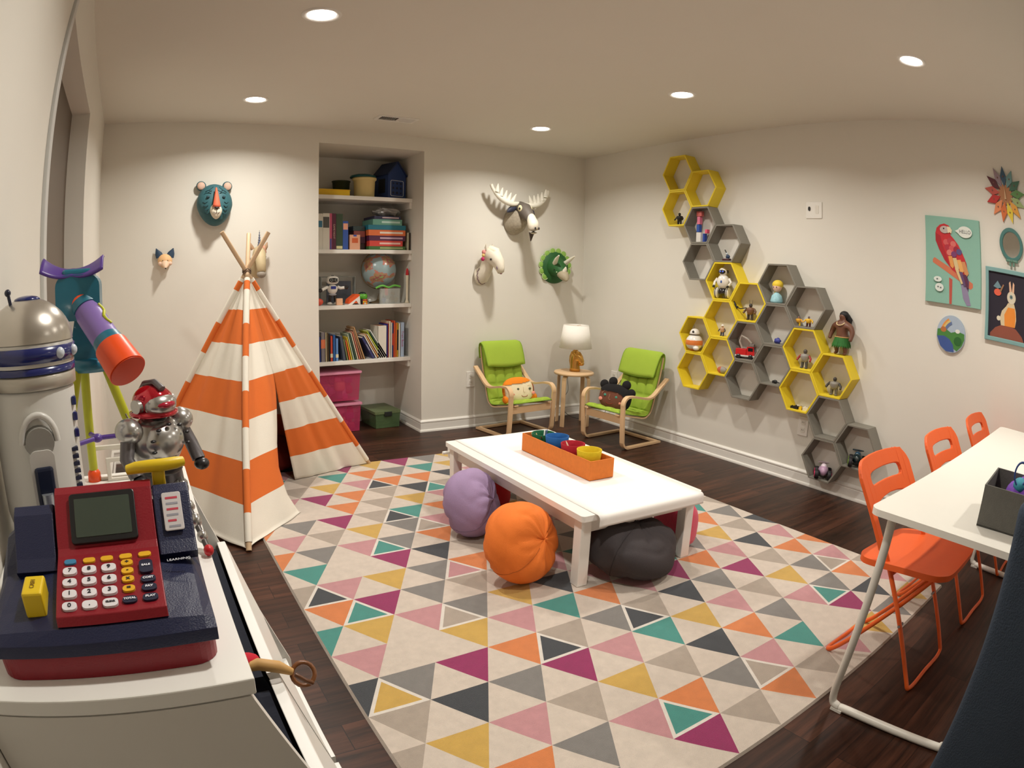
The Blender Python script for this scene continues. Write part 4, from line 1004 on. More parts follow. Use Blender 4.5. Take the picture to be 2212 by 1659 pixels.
# muscular doll on top of the yellow hexagon
def doll():
    t = thing('action_doll', 'muscular brown doll with long black hair and a green leaf skirt atop a yellow hexagon', 'doll', (-.055, -2.735, hc(6, 5)[1]+.8660254*(HA-.0008)+.0006), -PI/2-.25)
    sk = CM((112, 72, 54), .5)
    b = MB()
    # legs, torso, arms, neck and head as one continuous skinned body
    me = bpy.data.meshes.new('body'); V = []; E = []; R = []
    def add(p, r, prev=None):
        V.append(p); R.append(r)
        if prev is not None: E.append((prev, len(V)-1))
        return len(V)-1
    pel = add((0, 0, .098), .034)
    wa = add((0, 0, .128), .030, pel); chs = add((0, -.002, .170), .042, wa); up = add((0, 0, .198), .034, chs)
    nk = add((0, -.002, .218), .015, up); hd = add((0, -.005, .240), .0205, nk); ht = add((0, -.003, .260), .017, hd)
    for s in (-1, 1):
        h = add((s*.026, 0, .078), .021, pel); k = add((s*.030, -.002, .042), .015, h); a = add((s*.030, .002, .012), .011, k); add((s*.031, -.016, .007), .008, a)
        sh = add((s*.048, 0, .192), .021, up); el = add((s*.070, .002, .148), .016, sh); wr = add((s*.072, -.012, .108), .011, el); add((s*.070, -.017, .092), .013, wr)
    me.from_pydata(V, E, []); o = bpy.data.objects.new('body', me); COL.objects.link(o); o.parent = t; me.materials.append(sk)
    md = o.modifiers.new('skin', 'SKIN'); me.skin_vertices[0].data[pel].use_root = True
    for i, r in enumerate(R): me.skin_vertices[0].data[i].radius = (r, r*.85)
    sub = o.modifiers.new('sub', 'SUBSURF'); sub.levels = 2; sub.render_levels = 2
    md.use_smooth_shade = True
    obj('hair', MB().ell((0, .008, .252), (.026, .024, .026), 18, 12).tube([(0, .022, .25), (.012, .034, .22), (.016, .036, .18)], .02, 10, rs=[.020, .022, .008]), CM((16, 14, 18), .6), t)
    b = MB(); rnd = random.Random(2)
    for i in range(26):
        a = 2*PI*i/26; r0, r1 = .036, .047+.004*rnd.random()
        p = [(r0*math.cos(a-.15), r0*math.sin(a-.15), .112), (r0*math.cos(a+.15), r0*math.sin(a+.15), .112), (r1*math.cos(a+.13), r1*math.sin(a+.13), .062), (r1*1.02*math.cos(a), r1*1.02*math.sin(a), .050-.006*rnd.random()), (r1*math.cos(a-.13), r1*math.sin(a-.13), .062)]
        b.add(p, [(0, 1, 2, 3, 4)])
    obj('leaf_skirt', b, M('leaf_green', (34, 104, 34), .7, var=.25, scale=60), t, solid=.002)
    obj('belt', MB().tube([(.037*math.cos(a), .034*math.sin(a), .113) for a in [2*PI*i/24 for i in range(24)]], .004, 6, closed=True), CM((190, 150, 90), .6), t)
    obj('necklace', MB().tube([(.026*math.cos(a), -.016-.016*abs(math.sin(a)), .205+.018*math.sin(a)) for a in [PI+PI*i/12 for i in range(13)]], .0035, 6), CM((220, 196, 150), .6), t)
    for s in (-1, 1): obj('eye', MB().ell((s*.007, -.024, .246), (.0025, .002, .002), 6, 4), CM((20, 16, 14), .4), t)
    obj('nose', MB().ell((0, -.027, .239), (.004, .004, .005), 8, 6), sk, t)
    obj('mouth', MB().ell((0, -.024, .230), (.007, .002, .0018), 8, 4), CM((80, 36, 30), .5), t)
    t.scale = (1.3, 1.2, 1.0)
doll()

# ------------------------------------------------ papier-mache animal heads on the far wall
def loft(b, secs, n=24, mi=0, mf=None):
    """rings given as (centre, axis direction, half width, half height)"""
    v = []; f = []; mm = []
    for c, d, rw, rh in secs:
        d = Vector(d).normalized(); side = d.cross(Vector((0, 0, 1))); side = side.normalized() if side.length > .1 else Vector((1, 0, 0)); up = side.cross(d)
        v += [Vector(c)+side*rw*math.cos(2*PI*i/n)+up*rh*math.sin(2*PI*i/n) for i in range(n)]
    for j in range(len(secs)-1):
        for i in range(n): f.append((j*n+i, j*n+(i+1) % n, (j+1)*n+(i+1) % n, (j+1)*n+i)); mm.append(mf(j, i) if mf else mi)
    b.add(v, f, mm, True)
    b.add(v[-n:], [tuple(range(n))], mi if not mf else mf(len(secs)-2, 0), True)
    b.add(v[:n], [tuple(range(n))[::-1]], mi)
    return b
def paint(name, rgb, **k): return M('painted_'+name, rgb, .6, var=.08, scale=26, bump=.15, bscale=90, **k)
def bear():
    t = thing('bear_head', 'teal bear head with an orange nose stripe mounted on the far wall', 'wall head', (-3.335, 0, 1.825), group='animal heads on the far wall')
    tm = paint('teal', (48, 96, 104)); dk = CM((22, 52, 60), .7)
    b = MB()
    b.ell((0, -.055, .0), (.128, .10, .150), 40, 28, fn=lambda u: Vector((u.x*(1-.16*max(0, -u.z)+.03*max(0, u.z)), u.y if u.y < 0 else u.y*.55, u.z)))
    obj('head', b, tm, t)
    for sx in (-1, 1):
        e = obj('ear', MB().ell((sx*.094, -.035, .138), (.036, .018, .036), 20, 14), tm, t)
        obj('inner_ear', MB().ell((sx*.095, -.045, .138), (.029, .014, .029), 18, 12), CM((214, 178, 158), .7), e)
        obj('eye', MB().ell((sx*.056, -.147, .048), (.012, .006, .009), 12, 8), dk, t)
        obj('brow', MB().tube([(sx*(.03+.045*i/8), -.149+.012*(i/8)**2*1.6, .082+.012*math.sin(PI*i/8)) for i in range(9)], .003, 5), dk, t)
        for k in range(4):
            z = .015-.026*k; x0 = .060-.004*k
            obj('fur_stroke', MB().tube([(sx*(x0+.030*i/6), -.055-.103*math.sqrt(max(.02, 1-((x0+.030*i/6)/(.128*(1-.16*max(0, -z/.15))))**2-(z/.15)**2)), z-.010*math.sin(PI*i/6)) for i in range(7)], .0022, 5), dk, t)
        obj('whisker_stroke', MB().tube([(sx*(.02+.03*i/6), -.152+.004*i/6, .118-.004*i+.0*i) for i in range(7)], .0025, 5), dk, t)
    obj('muzzle', MB().ell((0, -.148, -.052), (.043, .040, .056), 24, 18, fn=lambda u: Vector((u.x*(1-.25*max(0, -u.z)), u.y, u.z))), CM((228, 218, 198), .6), t)
    b = MB(); v = []
    for i in range(9):
        k = i/8; z = .112-.138*k; y = -.157-.030*math.sin(PI*.5*k)-.004; w_ = .004+.024*k
        v += [(-w_, y+.002, z), (0, y-.006, z), (w_, y+.002, z)]
    b.add(v, [(3*i+a, 3*i+a+1, 3*i+a+4, 3*i+a+3) for i in range(8) for a in (0, 1)], 0, True)
    obj('nose_stripe', b, CM((224, 104, 74), .7), t, solid=.004)
    obj('nose', MB().ell((0, -.190, -.032), (.016, .009, .010), 14, 8), CM((30, 24, 28), .5), t)
    obj('mouth', MB().tube([(-.022, -.184, -.062), (-.010, -.189, -.070), (0, -.190, -.064), (.010, -.189, -.070), (.022, -.184, -.062)], .0018, 5).cyl((0, -.190, -.064), (0, -.192, -.04), .0016, n=5), CM((60, 50, 46), .6), t)
bear()
def fox():
    t = thing('fox_head', 'small peach fox head with navy ears on the far wall, leftmost of the animal heads', 'wall head', (-3.69, 0, 1.435), group='animal heads on the far wall')
    pe = paint('peach', (240, 192, 138)); nv = CM((36, 62, 88), .6)
    obj('head', MB().ell((0, -.035, 0), (.052, .038, .050), 26, 18, fn=lambda u: Vector((u.x*(1-.22*max(0, -u.z)), u.y, u.z))), pe, t)
    loft_b = MB(); loft(loft_b, [((0, -.05, -.012), (0, -1, -.6), .036, .030), ((0, -.075, -.032), (0, -1, -.8), .024, .018), ((0, -.092, -.048), (0, -1, -.9), .010, .009), ((0, -.097, -.053), (0, -1, -1), .004, .004)])
    obj('snout', loft_b, CM((240, 206, 176), .6), t)
    obj('nose', MB().ell((0, -.099, -.053), (.006, .005, .005), 10, 6), CM((26, 22, 22), .4), t)
    for sx in (-1, 1):
        b = MB(); loft(b, [((sx*.034, -.025, .026), (sx*.25, 0, 1), .014, .030), ((sx*.046, -.025, .056), (sx*.3, 0, 1), .011, .024), ((sx*.062, -.025, .090), (sx*.4, 0, 1), .002, .002)], 14)
        obj('ear', b, nv, t)
        obj('cheek', MB().ell((sx*.030, -.056, -.018), (.020, .014, .016), 14, 10), CM((242, 206, 182), .6), t)
        obj('eye', MB().ell((sx*.018, -.072, .002), (.003, .002, .0035), 8, 6), CM((40, 34, 34), .4), t)
fox()
def unicorn():
    t = thing('unicorn_head', 'gold and cream unicorn head with a spiral horn, behind the teepee pole tips', 'wall head', (-3.02, 0, 1.43), group='animal heads on the far wall')
    gd = paint('pale_gold', (196, 178, 140)); 
    b = MB(); loft(b, [((0, -.002, -.05), (0, -1, .2), .062, .085), ((0, -.06, -.02), (0, -1, .5), .050, .070), ((0, -.10, .04), (0, -1, .0), .048, .060), ((0, -.14, .03), (0, -1, -1.2), .042, .042), ((0, -.165, -.03), (0, -.5, -1), .036, .034), ((0, -.178, -.085), (0, -.3, -1), .033, .030), ((0, -.178, -.12), (0, -.1, -1), .026, .022), ((0, -.174, -.132), (0, 0, -1), .010, .010)], 26)
    obj('head', b, gd, t)
    obj('muzzle_patch', MB().ell((0, -.178, -.105), (.034, .030, .028), 16, 10), CM((150, 140, 128), .6), t)
    for sx in (-1, 1):
        b = MB(); loft(b, [((sx*.042, -.08, .075), (sx*.5, 0, 1), .012, .016), ((sx*.056, -.08, .100), (sx*.5, 0, 1), .017, .014), ((sx*.064, -.08, .128), (sx*.3, 0, 1), .003, .003)], 12)
        obj('ear', b, CM((176, 140, 108), .6), t)
        obj('eye', MB().ell((sx*.040, -.135, .020), (.006, .010, .005), 10, 6), CM((60, 46, 40), .4), t)
    b = MB(); prev = []
    for k in range(27):
        a = k*.75; z = k/26
        prev.append((.0, -.10, .09))
    n = 10; v = []; f = []
    for k in range(30):
        z = k/29; r = .013*(1-z)+.001+.0016*math.sin(k*1.55)
        v += [(r*math.cos(2*PI*i/n), -.105-.012*z+r*math.sin(2*PI*i/n), .085+.125*z) for i in range(n)]
    for k in range(29):
        for i in range(n): f.append((k*n+i, k*n+(i+1) % n, (k+1)*n+(i+1) % n, (k+1)*n+i))
    b.add(v, f, 0, True); obj('horn', b, CM((110, 118, 142), .35, metal=.5), t)
    obj('mane', MB().tube([(.0, -.10, .095), (.028, -.085, .088), (.040, -.07, .055), (.045, -.05, .02)], .02, 10, rs=[.014, .022, .020, .006]), CM((232, 176, 150), .7), t)
unicorn()
def moose():
    t = thing('moose_head', 'grey moose head with large white antlers, highest on the far wall right of the alcove', 'wall head', (-.80, 0, 1.835), rot=(0, 0, math.radians(5)), group='animal heads on the far wall')
    g = paint('moose_grey', (100, 92, 84)); nk = M('painted_neck_flecks', (170, 160, 142), .7, var=.35, scale=60, bump=.2)
    b = MB(); loft(b, [((0, -.001, -.045), (0, -1, .1), .092, .105), ((0, -.05, -.035), (0, -1, .25), .088, .098), ((0, -.10, -.005), (0, -1, .3), .070, .080), ((0, -.13, .015), (0, -1, 0), .05, .06)], 28)
    obj('neck', b, nk, t)
    b = MB(); loft(b, [((0, -.075, .055), (0, -1, .6), .030, .030), ((0, -.10, .058), (0, -1, .1), .056, .058), ((0, -.145, .040), (0, -1, -.6), .056, .060), ((0, -.19, .0), (0, -1, -1.1), .045, .048), ((0, -.22, -.035), (0, -1, -1.5), .036, .036)], 26)
    obj('head', b, g, t)
    b = MB(); loft(b, [((0, -.165, .045), (0, -1, -.8), .004, .008), ((0, -.195, .018), (0, -1, -1.2), .022, .020), ((0, -.222, -.02), (0, -.8, -1), .034, .034), ((0, -.250, -.070), (0, -.5, -1), .043, .042), ((0, -.262, -.115), (0, -.2, -1), .042, .040), ((0, -.258, -.140), (0, 0, -1), .030, .028), ((0, -.255, -.150), (0, 0, -1), .010, .010)], 28)
    obj('muzzle', b, M('painted_muzzle_flecks', (224, 216, 198), .6, var=.16, scale=70, bump=.15), t)
    obj('beard', MB().cyl((0, -.235, -.138), (0, -.225, -.205), .022, .003, 12), CM((74, 62, 54), .7), t)
    for sx in (-1, 1):
        obj('nostril', MB().ell((sx*.017, -.300, -.108), (.006, .005, .011), 10, 6), CM((24, 20, 20), .5), t)
        e = obj('eye_patch', MB().ell((sx*.049, -.150, .052), (.012, .024, .027), 16, 10), CM((230, 220, 180), .6), t)
        obj('eye', MB().ell((sx*.057, -.158, .050), (.008, .010, .010), 12, 8), CM((30, 26, 28), .3), e)
        b = MB(); loft(b, [((sx*.050, -.095, .062), (sx*1, 0, -.15), .014, .016), ((sx*.085, -.098, .050), (sx*1, 0, -.35), .020, .024), ((sx*.115, -.100, .034), (sx*1, 0, -.5), .014, .018), ((sx*.134, -.10, .020), (sx*1, 0, -.6), .002, .003)], 14)
        obj('ear', b, CM((44, 48, 68), .6), t)
        # palmate antler
        a = MB()
        base = [(sx*.025, -.10, .098), (sx*.07, -.105, .088), (sx*.12, -.11, .092), (sx*.175, -.105, .112), (sx*.225, -.10, .145), (sx*.262, -.095, .19), (sx*.275, -.09, .225)]
        a.tube(spline(base, 4), .02, 12, rs=[.013+.011*math.sin(PI*min(1, i/18)) for i in range(25)])
        for k, (bx, bz, tx, tz) in enumerate(((.095, .100, .062, .165), (.13, .108, .110, .172), (.165, .120, .150, .188), (.20, .140, .190, .205), (.235, .170, .232, .232))):
            a.tube([(sx*bx, -.107, bz), (sx*(bx*.4+tx*.6), -.112, (bz*.4+tz*.6)), (sx*tx, -.118, tz)], .01, 10, rs=[.020, .012, .004])
        obj('antler', a, paint('antler_white', (232, 228, 214)), t)
moose()
for _o in bpy.data.objects:
    if _o.name == 'moose_head': _o.scale = (1.14, 1.1, 1.1)
def alpaca():
    t = thing('pony_head', 'white pony head with a pink tassel and a purple patterned collar on the far wall', 'wall head', (-1.135, 0, 1.345), rot=(0, 0, math.radians(24)), group='animal heads on the far wall')
    w_ = paint('chalk_white', (226, 218, 200))
    b = MB(); loft(b, [((0, -.001, -.045), (0, -1, .1), .072, .080), ((.002, -.03, -.035), (0, -1, .6), .066, .072), ((.004, -.065, .015), (0, -.6, 1), .054, .056), ((.006, -.085, .07), (0, -.3, 1), .052, .056), ((.006, -.095, .115), (0, -.4, 1), .056, .060), ((.006, -.11, .155), (0, -.8, 1), .050, .048), ((.006, -.125, .18), (0, -1, .8), .022, .02)], 28)
    obj('neck', b, w_, t)
    b = MB(); loft(b, [((.006, -.060, .135), (0, -1, .1), .045, .045), ((.006, -.10, .132), (0, -1, -.2), .066, .074), ((.006, -.155, .112), (0, -1, -.7), .066, .070), ((.006, -.195, .065), (0, -.8, -1), .052, .052), ((.006, -.213, .018), (0, -.6, -1), .038, .038), ((.006, -.218, -.012), (0, -.3, -1), .028, .028), ((.006, -.218, -.026), (0, 0, -1), .010, .010)], 28)
    obj('head', b, w_, t)
    obj('forelock', MB().tube([(.004, -.10, .188), (.008, -.160, .160), (.010, -.205, .115)], .02, 12, rs=[.034, .044, .012]), paint('forelock_cream', (236, 228, 204)), t)
    for sx in (-1, 1):
        b = MB(); loft(b, [((sx*.040, -.10, .175), (sx*.2, 0, 1), .013, .011), ((sx*.046, -.10, .200), (sx*.2, 0, 1), .013, .010), ((sx*.048, -.10, .232), (sx*.1, 0, 1), .003, .003)], 12)
        obj('ear', b, w_, t)
        obj('eye', MB().ell((sx*.060, -.160, .098), (.007, .010, .010), 12, 8), CM((46, 38, 34), .3), t)
        obj('nostril', MB().ell((sx*.010, -.236, -.002), (.003, .003, .004), 8, 6), CM((60, 46, 46), .5), t)
    obj('noseband', MB().tube([(0.006+.042*math.cos(a), -.205+.010*math.sin(a)*1.6-.014*math.sin(a), .030+.030*math.sin(a)*.9) for a in [2*PI*i/26 for i in range(26)]], .0045, 6, closed=True), M('purple_band', (120, 92, 130), .6, var=.4, scale=120), t)
    obj('mouth', MB().ell((.006, -.222, -.020), (.014, .006, .003), 10, 6), CM((160, 80, 90), .6), t)
    # collar with scallops around the neck base
    b = MB(); pts = []
    for i in range(61):
        a = 2*PI*i/60; k = .010*abs(math.sin(7*a))
        pts.append((.002+.071*math.cos(a), -.024-k, -.038+.078*math.sin(a)))
    obj('collar', b.tube(pts[:-1], .0028, 5, closed=True), M('plum_paint', (110, 74, 92), .6), t)
    for k, (c, z, r) in enumerate((((226, 150, 146), .160, .018), ((220, 190, 120), .132, .014), ((196, 50, 104), .100, .016))):
        obj('tassel', MB().ell((-.058-.006*k, -.085, z), (r*.8, r, r*1.1), 12, 8), CM(c, .8), t)
alpaca()
def dino():
    t = thing('dinosaur_head', 'green horned dinosaur head with a scalloped frill on the far wall near the corner', 'wall head', (-.352, 0, 1.405), rot=(0, 0, math.radians(-8)), group='animal heads on the far wall')
    g = paint('dino_green', (34, 92, 40)); lg = CM((142, 186, 84), .6); w_ = paint('horn_ivory', (232, 226, 208))
    obj('frill', MB().lathe([(0, .0005), (.150, .0005), (.158, .010), (.150, .028), (.12, .045), (.07, .060), (0, .064)], (0, 0, 0), 48, axis=(0, -1, 0)), g, t)
    for k in range(12):
        a = math.radians(222-k*264/11)
        fs = obj('frill_scallop', MB().ell((.140*math.cos(a), -.028, .140*math.sin(a)), (.031, .012, .031), 18, 10), lg, t)
        obj('scallop_rim', MB().tube([(.140*math.cos(a)+.030*math.cos(q), -.034, .140*math.sin(a)+.030*math.sin(q)) for q in [2*PI*i/20 for i in range(20)]], .0035, 6, closed=True), CM((196, 214, 160), .6), fs)
    b = MB(); loft(b, [((0, -.035, .0), (0, -1, 0), .10, .10), ((.0, -.085, -.01), (0, -1, -.2), .088, .085), ((.0, -.135, -.035), (0, -1, -.45), .068, .066), ((.0, -.175, -.062), (0, -1, -.6), .050, .050), ((.0, -.195, -.075), (0, -1, -.6), .036, .036)], 28)
    obj('head', b, g, t)
    bk = MB(); loft(bk, [((0, -.165, -.062), (0, -1, -.6), .052, .046), ((0, -.205, -.085), (0, -1, -.7), .046, .044), ((0, -.238, -.110), (0, -.8, -1), .030, .032), ((0, -.250, -.128), (0, -.5, -1), .010, .012)], 22)
    obj('beak', bk, CM((176, 164, 138), .6), t)
    obj('nose_horn', MB().tube([(0, -.205, -.045), (0, -.225, -.022), (0, -.232, -.002)], .01, 10, rs=[.022, .015, .004]), w_, t)
    for sx in (-1, 1):
        obj('brow_horn', MB().tube([(sx*.052, -.120, .028), (sx*.070, -.185, .065), (sx*.080, -.245, .095)], .01, 12, rs=[.022, .017, .006]), w_, t)
        obj('eye', MB().ell((sx*.066, -.138, -.030), (.006, .008, .008), 10, 6), CM((20, 22, 20), .3), t)
        obj('eye_spot', MB().ell((sx*.056, -.166, -.052), (.006, .006, .006), 8, 6), CM((214, 232, 190), .4), t)
dino()

# ------------------------------------------------ pictures on the right wall (flat art in relief, built in the wall's plane)
def rw(y, z): return (-(y), z)
class Art:
    """flat shapes on the right wall: polygons in (u, v), u growing to the right in the picture (towards -y)"""
    def __init__(s, parent, x): s.p = parent; s.x = x; s.k = 0
    def poly(s, name, pts, col, th=.0006, raise_=None):
        s.k += 1; x = s.x-(raise_ if raise_ is not None else s.k*.00035)
        b = MB(); b.prism([(-u, v) for u, v in pts], x-th, x, 'yz')
        return obj(name, b, CM(col, .7), s.p)
def ellp(cx, cy, rx, ry, n=28, a0=0, a1=360): return [(cx+rx*math.cos(math.radians(a0+(a1-a0)*i/n)), cy+ry*math.sin(math.radians(a0+(a1-a0)*i/n))) for i in range(n if a1-a0 == 360 else n+1)]
def rotp(pts, cx, cy, a):
    c, s_ = math.cos(math.radians(a)), math.sin(math.radians(a)); return [(cx+(x-cx)*c-(y-cy)*s_, cy+(x-cx)*s_+(y-cy)*c) for x, y in pts]
# parrot canvas
t = thing('canvas_picture', 'mint green canvas of a red parrot on a branch with a HELLO speech bubble', 'picture', (0, -3.535, 1.575))
W2, H2 = .212, .256
obj('canvas', MB().box(-.024, -.001, -W2, W2, -H2, H2), M('canvas_mint', (138, 184, 168), .8, var=.03, bump=.2, bscale=300), t, bevel=.002)
A = Art(t, -.0242)
red, dkr, org, tan, pur, lav = (196, 44, 52), (150, 36, 60), (222, 150, 80), (214, 190, 140), (96, 70, 110), (140, 130, 160)
A.poly('branch', rotp([(-.165, -.055), (.155, -.055), (.165, -.075), (.155, -.095), (-.165, -.088), (-.172, -.072)], 0, -.07, -23), (204, 116, 84))
A.poly('post', [(-.035, -.10), (-.010, -.11), (-.012, -.254), (-.030, -.254)], (186, 84, 70))
A.poly('tail_feathers', [(.045, -.07), (.085, -.085), (.135, -.245), (.105, -.250), (.075, -.210), (.060, -.150)], lav)
A.poly('tail_feathers', [(.06, -.05), (.095, -.06), (.12, -.11), (.115, -.17), (.085, -.12)], pur)
A.poly('body', [(-.135, .155), (-.125, .185), (-.10, .205), (-.065, .215), (-.030, .205), (-.015, .180), (-.020, .150), (.010, .125), (.040, .095), (.070, .050), (.100, -.005), (.110, -.060), (.085, -.100), (.045, -.080), (-.010, -.055), (-.070, .0), (-.110, .06), (-.135, .11)], red)
A.poly('breast', [(-.135, .155), (-.135, .11), (-.110, .06), (-.070, .0), (-.030, -.035), (-.055, .03), (-.085, .09), (-.098, .14)], (170, 34, 44))
for k, (u, v, c) in enumerate(((-.055, .105, (206, 90, 90)), (-.025, .115, (190, 60, 70)), (.0, .098, (214, 110, 104)), (-.045, .075, (176, 48, 64)), (-.012, .070, (206, 84, 88)), (.022, .066, dkr), (.045, .055, (90, 80, 130)), (-.03, .045, (214, 120, 110)), (.005, .038, (120, 60, 110)))):
    A.poly('feather', ellp(u, v, .022, .018, 14), c)
for k in range(4): A.poly('wing_feather', rotp([(-.035+.032*k, .03-.008*k), (-.006+.032*k, .028-.008*k), (.0+.036*k, -.03-.012*k), (-.012+.034*k, -.045-.012*k), (-.028+.034*k, -.03-.012*k)], .0+.032*k, 0, 10), (org, tan, (226, 168, 96), (204, 140, 90))[k])
for k in range(3): A.poly('wing_feather', [(.012+.03*k, -.045-.014*k), (.040+.03*k, -.045-.014*k), (.075+.022*k, -.125-.01*k), (.060+.022*k, -.13-.01*k)], (tan, pur, (90, 40, 70))[k])
A.poly('face_patch', ellp(-.062, .178, .036, .022, 20), (190, 176, 170)); A.poly('beak', [(-.042, .198), (-.018, .196), (-.004, .178), (-.010, .158), (-.024, .165), (-.036, .158)], (232, 214, 180))
A.poly('eye', ellp(-.068, .184, .006, .005, 12), (40, 36, 40))
A.poly('speech_bubble', ellp(.098, .176, .056, .034, 30), (226, 230, 222)); A.poly('speech_bubble', [(.020, .178), (.05, .190), (.05, .160)], (226, 230, 222))
text_mesh('lettering', 'HELLO', .030, CM((70, 70, 74), .7), t, (A.x-(A.k+1)*.00035-.0004, -.098, .176), (PI/2, 0, -PI/2), depth=.0002)
A.poly('speech_bubble', ellp(-.105, -.165, .032, .024, 24), (220, 228, 222)); A.poly('speech_bubble', ellp(-.118, -.118, .030, .016, 24), (220, 228, 222))
for u, v in ((-.115, -.163), (-.095, -.167), (-.122, -.118)): A.poly('scribble', ellp(u, v, .007, .005, 10), (110, 120, 120))
# star-shaped wooden calendar ornament
t = thing('star_ornament', 'star of many coloured wooden diamonds around a clock-like centre, high on the right wall', 'wall ornament', (0, -3.99, 2.015), rot=(0, 0, 0))
cols = [(58, 88, 112), (110, 150, 150), (70, 110, 90), (96, 140, 80), (160, 180, 120), (226, 160, 60), (232, 206, 60), (214, 110, 50), (230, 140, 90), (190, 40, 36), (190, 84, 70), (86, 30, 40), (150, 130, 140)]
for k, c in enumerate(cols):
    a = math.radians(90-k*360/13)
    d = (math.cos(a), math.sin(a)); s_ = (-d[1], d[0])
    pts = [(d[0]*r+s_[0]*w_, d[1]*r+s_[1]*w_) for r, w_ in ((.045, 0), (.105, .027), (.172, 0), (.105, -.027))]
    b = MB(); b.prism([(-u, v) for u, v in pts], -.014-.003*(k % 2), -.004, 'yz')
    o = obj('diamond', b, CM(c, .6), t, bevel=.0015)
    obj('dot', MB().prism([(-(d[0]*.108)+.005*math.cos(q), d[1]*.108+.005*math.sin(q)) for q in [2*PI*i/10 for i in range(10)]], -.0185, -.014, 'yz'), CM((120, 80, 60), .6), o)
obj('centre_disc', MB().prism([(.060*math.cos(q), .060*math.sin(q)) for q in [2*PI*i/30 for i in range(30)]], -.012, -.0008, 'yz'), M('ply', (176, 120, 78), .6), t)
obj('pointer', MB().prism([(-.008, -.03), (.008, -.03), (0, .05)], -.022, -.019, 'yz'), CM((206, 170, 130), .6), t)
# oval mirror with a bow
t = thing('round_mirror', 'small round teal framed mirror with a bow below, on the right wall under the star', 'mirror', (0, -4.005, 1.722))
obj('frame', MB().ring(ellp(0, 0, .098, .098, 40), ellp(0, 0, .074, .074, 40), -.020, -.001, 'yz'), CM((70, 120, 116), .4), t, bevel=.003)
obj('mirror_glass', MB().prism(ellp(0, 0, .076, .076, 40), -.008, -.003, 'yz'), M('mirror_glass', (225, 228, 228), .03, 1.0, var=0), t)
b = MB()
for sg in (-1, 1): b.ell((-.020, sg*.026, -.094), (.007, .026, .014), 14, 8, fn=lambda u: Vector((u.x, u.y, u.z*(.5+.5*abs(u.y))))); b.box(-.022, -.018, *sorted((sg*.006, sg*.022)), -.125, -.095)
b.ell((-.024, 0, -.094), (.008, .009, .010), 10, 8); obj('bow', b, CM((96, 136, 120), .5), t)
# framed bunny picture
t = thing('framed_picture', 'teal framed picture of a rabbit on a dark background at the right edge', 'picture', (0, -3.985, 1.367))
fw, fh = .20, .208
obj('frame', MB().ring([(-fw, -fh), (fw, -fh), (fw, fh), (-fw, fh)], [(-fw+.024, -fh+.024), (fw-.024, -fh+.024), (fw-.024, fh-.024), (-fw+.024, fh-.024)], -.022, -.001, 'yz'), CM((124, 166, 166), .5), t, bevel=.003)
obj('print', MB().box(-.008, -.002, -fw+.023, fw-.023, -fh+.023, fh-.023), CM((34, 28, 44), .7), t)
A = Art(t, -.0082)
A.poly('mound', [(-.16, -.184), (-.16, -.165), (-.12, -.13), (-.07, -.11), (-.01, -.105), (.05, -.12), (.10, -.155), (.12, -.184)], (140, 76, 58))
A.poly('rabbit_body', [(-.075, -.112), (-.085, -.07), (-.07, -.03), (-.035, 0), (-.02, .02), (.03, .02), (.045, -.02), (.05, -.07), (.04, -.112)], (214, 196, 160))
A.poly('rabbit_vest', [(-.045, -.112), (-.05, -.05), (-.02, -.005), (.035, -.005), (.045, -.05), (.04, -.112)], (230, 140, 50))
A.poly('rabbit_tail', ellp(-.095, -.075, .016, .014, 14), (222, 214, 190)); A.poly('rabbit_head', ellp(.008, .052, .036, .036, 20), (216, 206, 184))
A.poly('rabbit_ear', [(-.008, .08), (-.012, .135), (0, .145), (.010, .09)], (224, 180, 150)); A.poly('rabbit_ear', [(.012, .085), (.022, .142), (.034, .130), (.030, .08)], (224, 180, 150))
A.poly('rabbit_eye', ellp(.006, .056, .013, .012, 14), (110, 140, 140)); A.poly('rabbit_eye', ellp(.006, .056, .005, .005, 10), (40, 40, 44))
A.poly('flower', ellp(-.105, .07, .030, .020, 12), (222, 96, 70)); A.poly('flower_leaf', [(-.14, .10), (-.105, .135), (-.075, .10), (-.105, .09)], (110, 140, 150)); A.poly('flower_stem', [(-.09, .08), (-.06, .12), (-.052, .115), (-.08, .07)], (150, 110, 80))
# round relief plate
t = thing('round_plaque', 'round plaque with a rainbow over green hills and a lake, below the parrot canvas', 'wall ornament', (0, -3.525, 1.148))
obj('plaque', MB().prism(ellp(0, 0, .108, .108, 44), -.016, -.001, 'yz'), CM((170, 186, 204), .5), t, bevel=.004)
A = Art(t, -.0162)
def half(cx, cy, r0, r1, a0, a1, n=16): return [(cx+r1*math.cos(math.radians(a0+(a1-a0)*i/n)), cy+r1*math.sin(math.radians(a0+(a1-a0)*i/n))) for i in range(n+1)]+[(cx+r0*math.cos(math.radians(a1-(a1-a0)*i/n)), cy+r0*math.sin(math.radians(a1-(a1-a0)*i/n))) for i in range(n+1)]
A.poly('rainbow_band', half(.03, -.01, .100, .112, 118, 178), (224, 150, 70)); A.poly('rainbow_band', half(.03, -.01, .088, .100, 115, 178), (214, 190, 120)); A.poly('rainbow_band', half(.03, -.01, .070, .088, 110, 175), (96, 116, 158))
A.poly('hills', [(-.102, .02), (-.05, .030), (0, .008), (.05, .022), (.102, .012), (.104, -.02), (.085, -.06), (.05, -.092), (-.02, -.06), (-.104, -.02)], (70, 130, 60))
A.poly('lake', [(-.104, -.02), (-.05, -.015), (-.01, -.03), (.02, -.06), (.03, -.10), (-.03, -.102), (-.075, -.075)], (60, 86, 150))
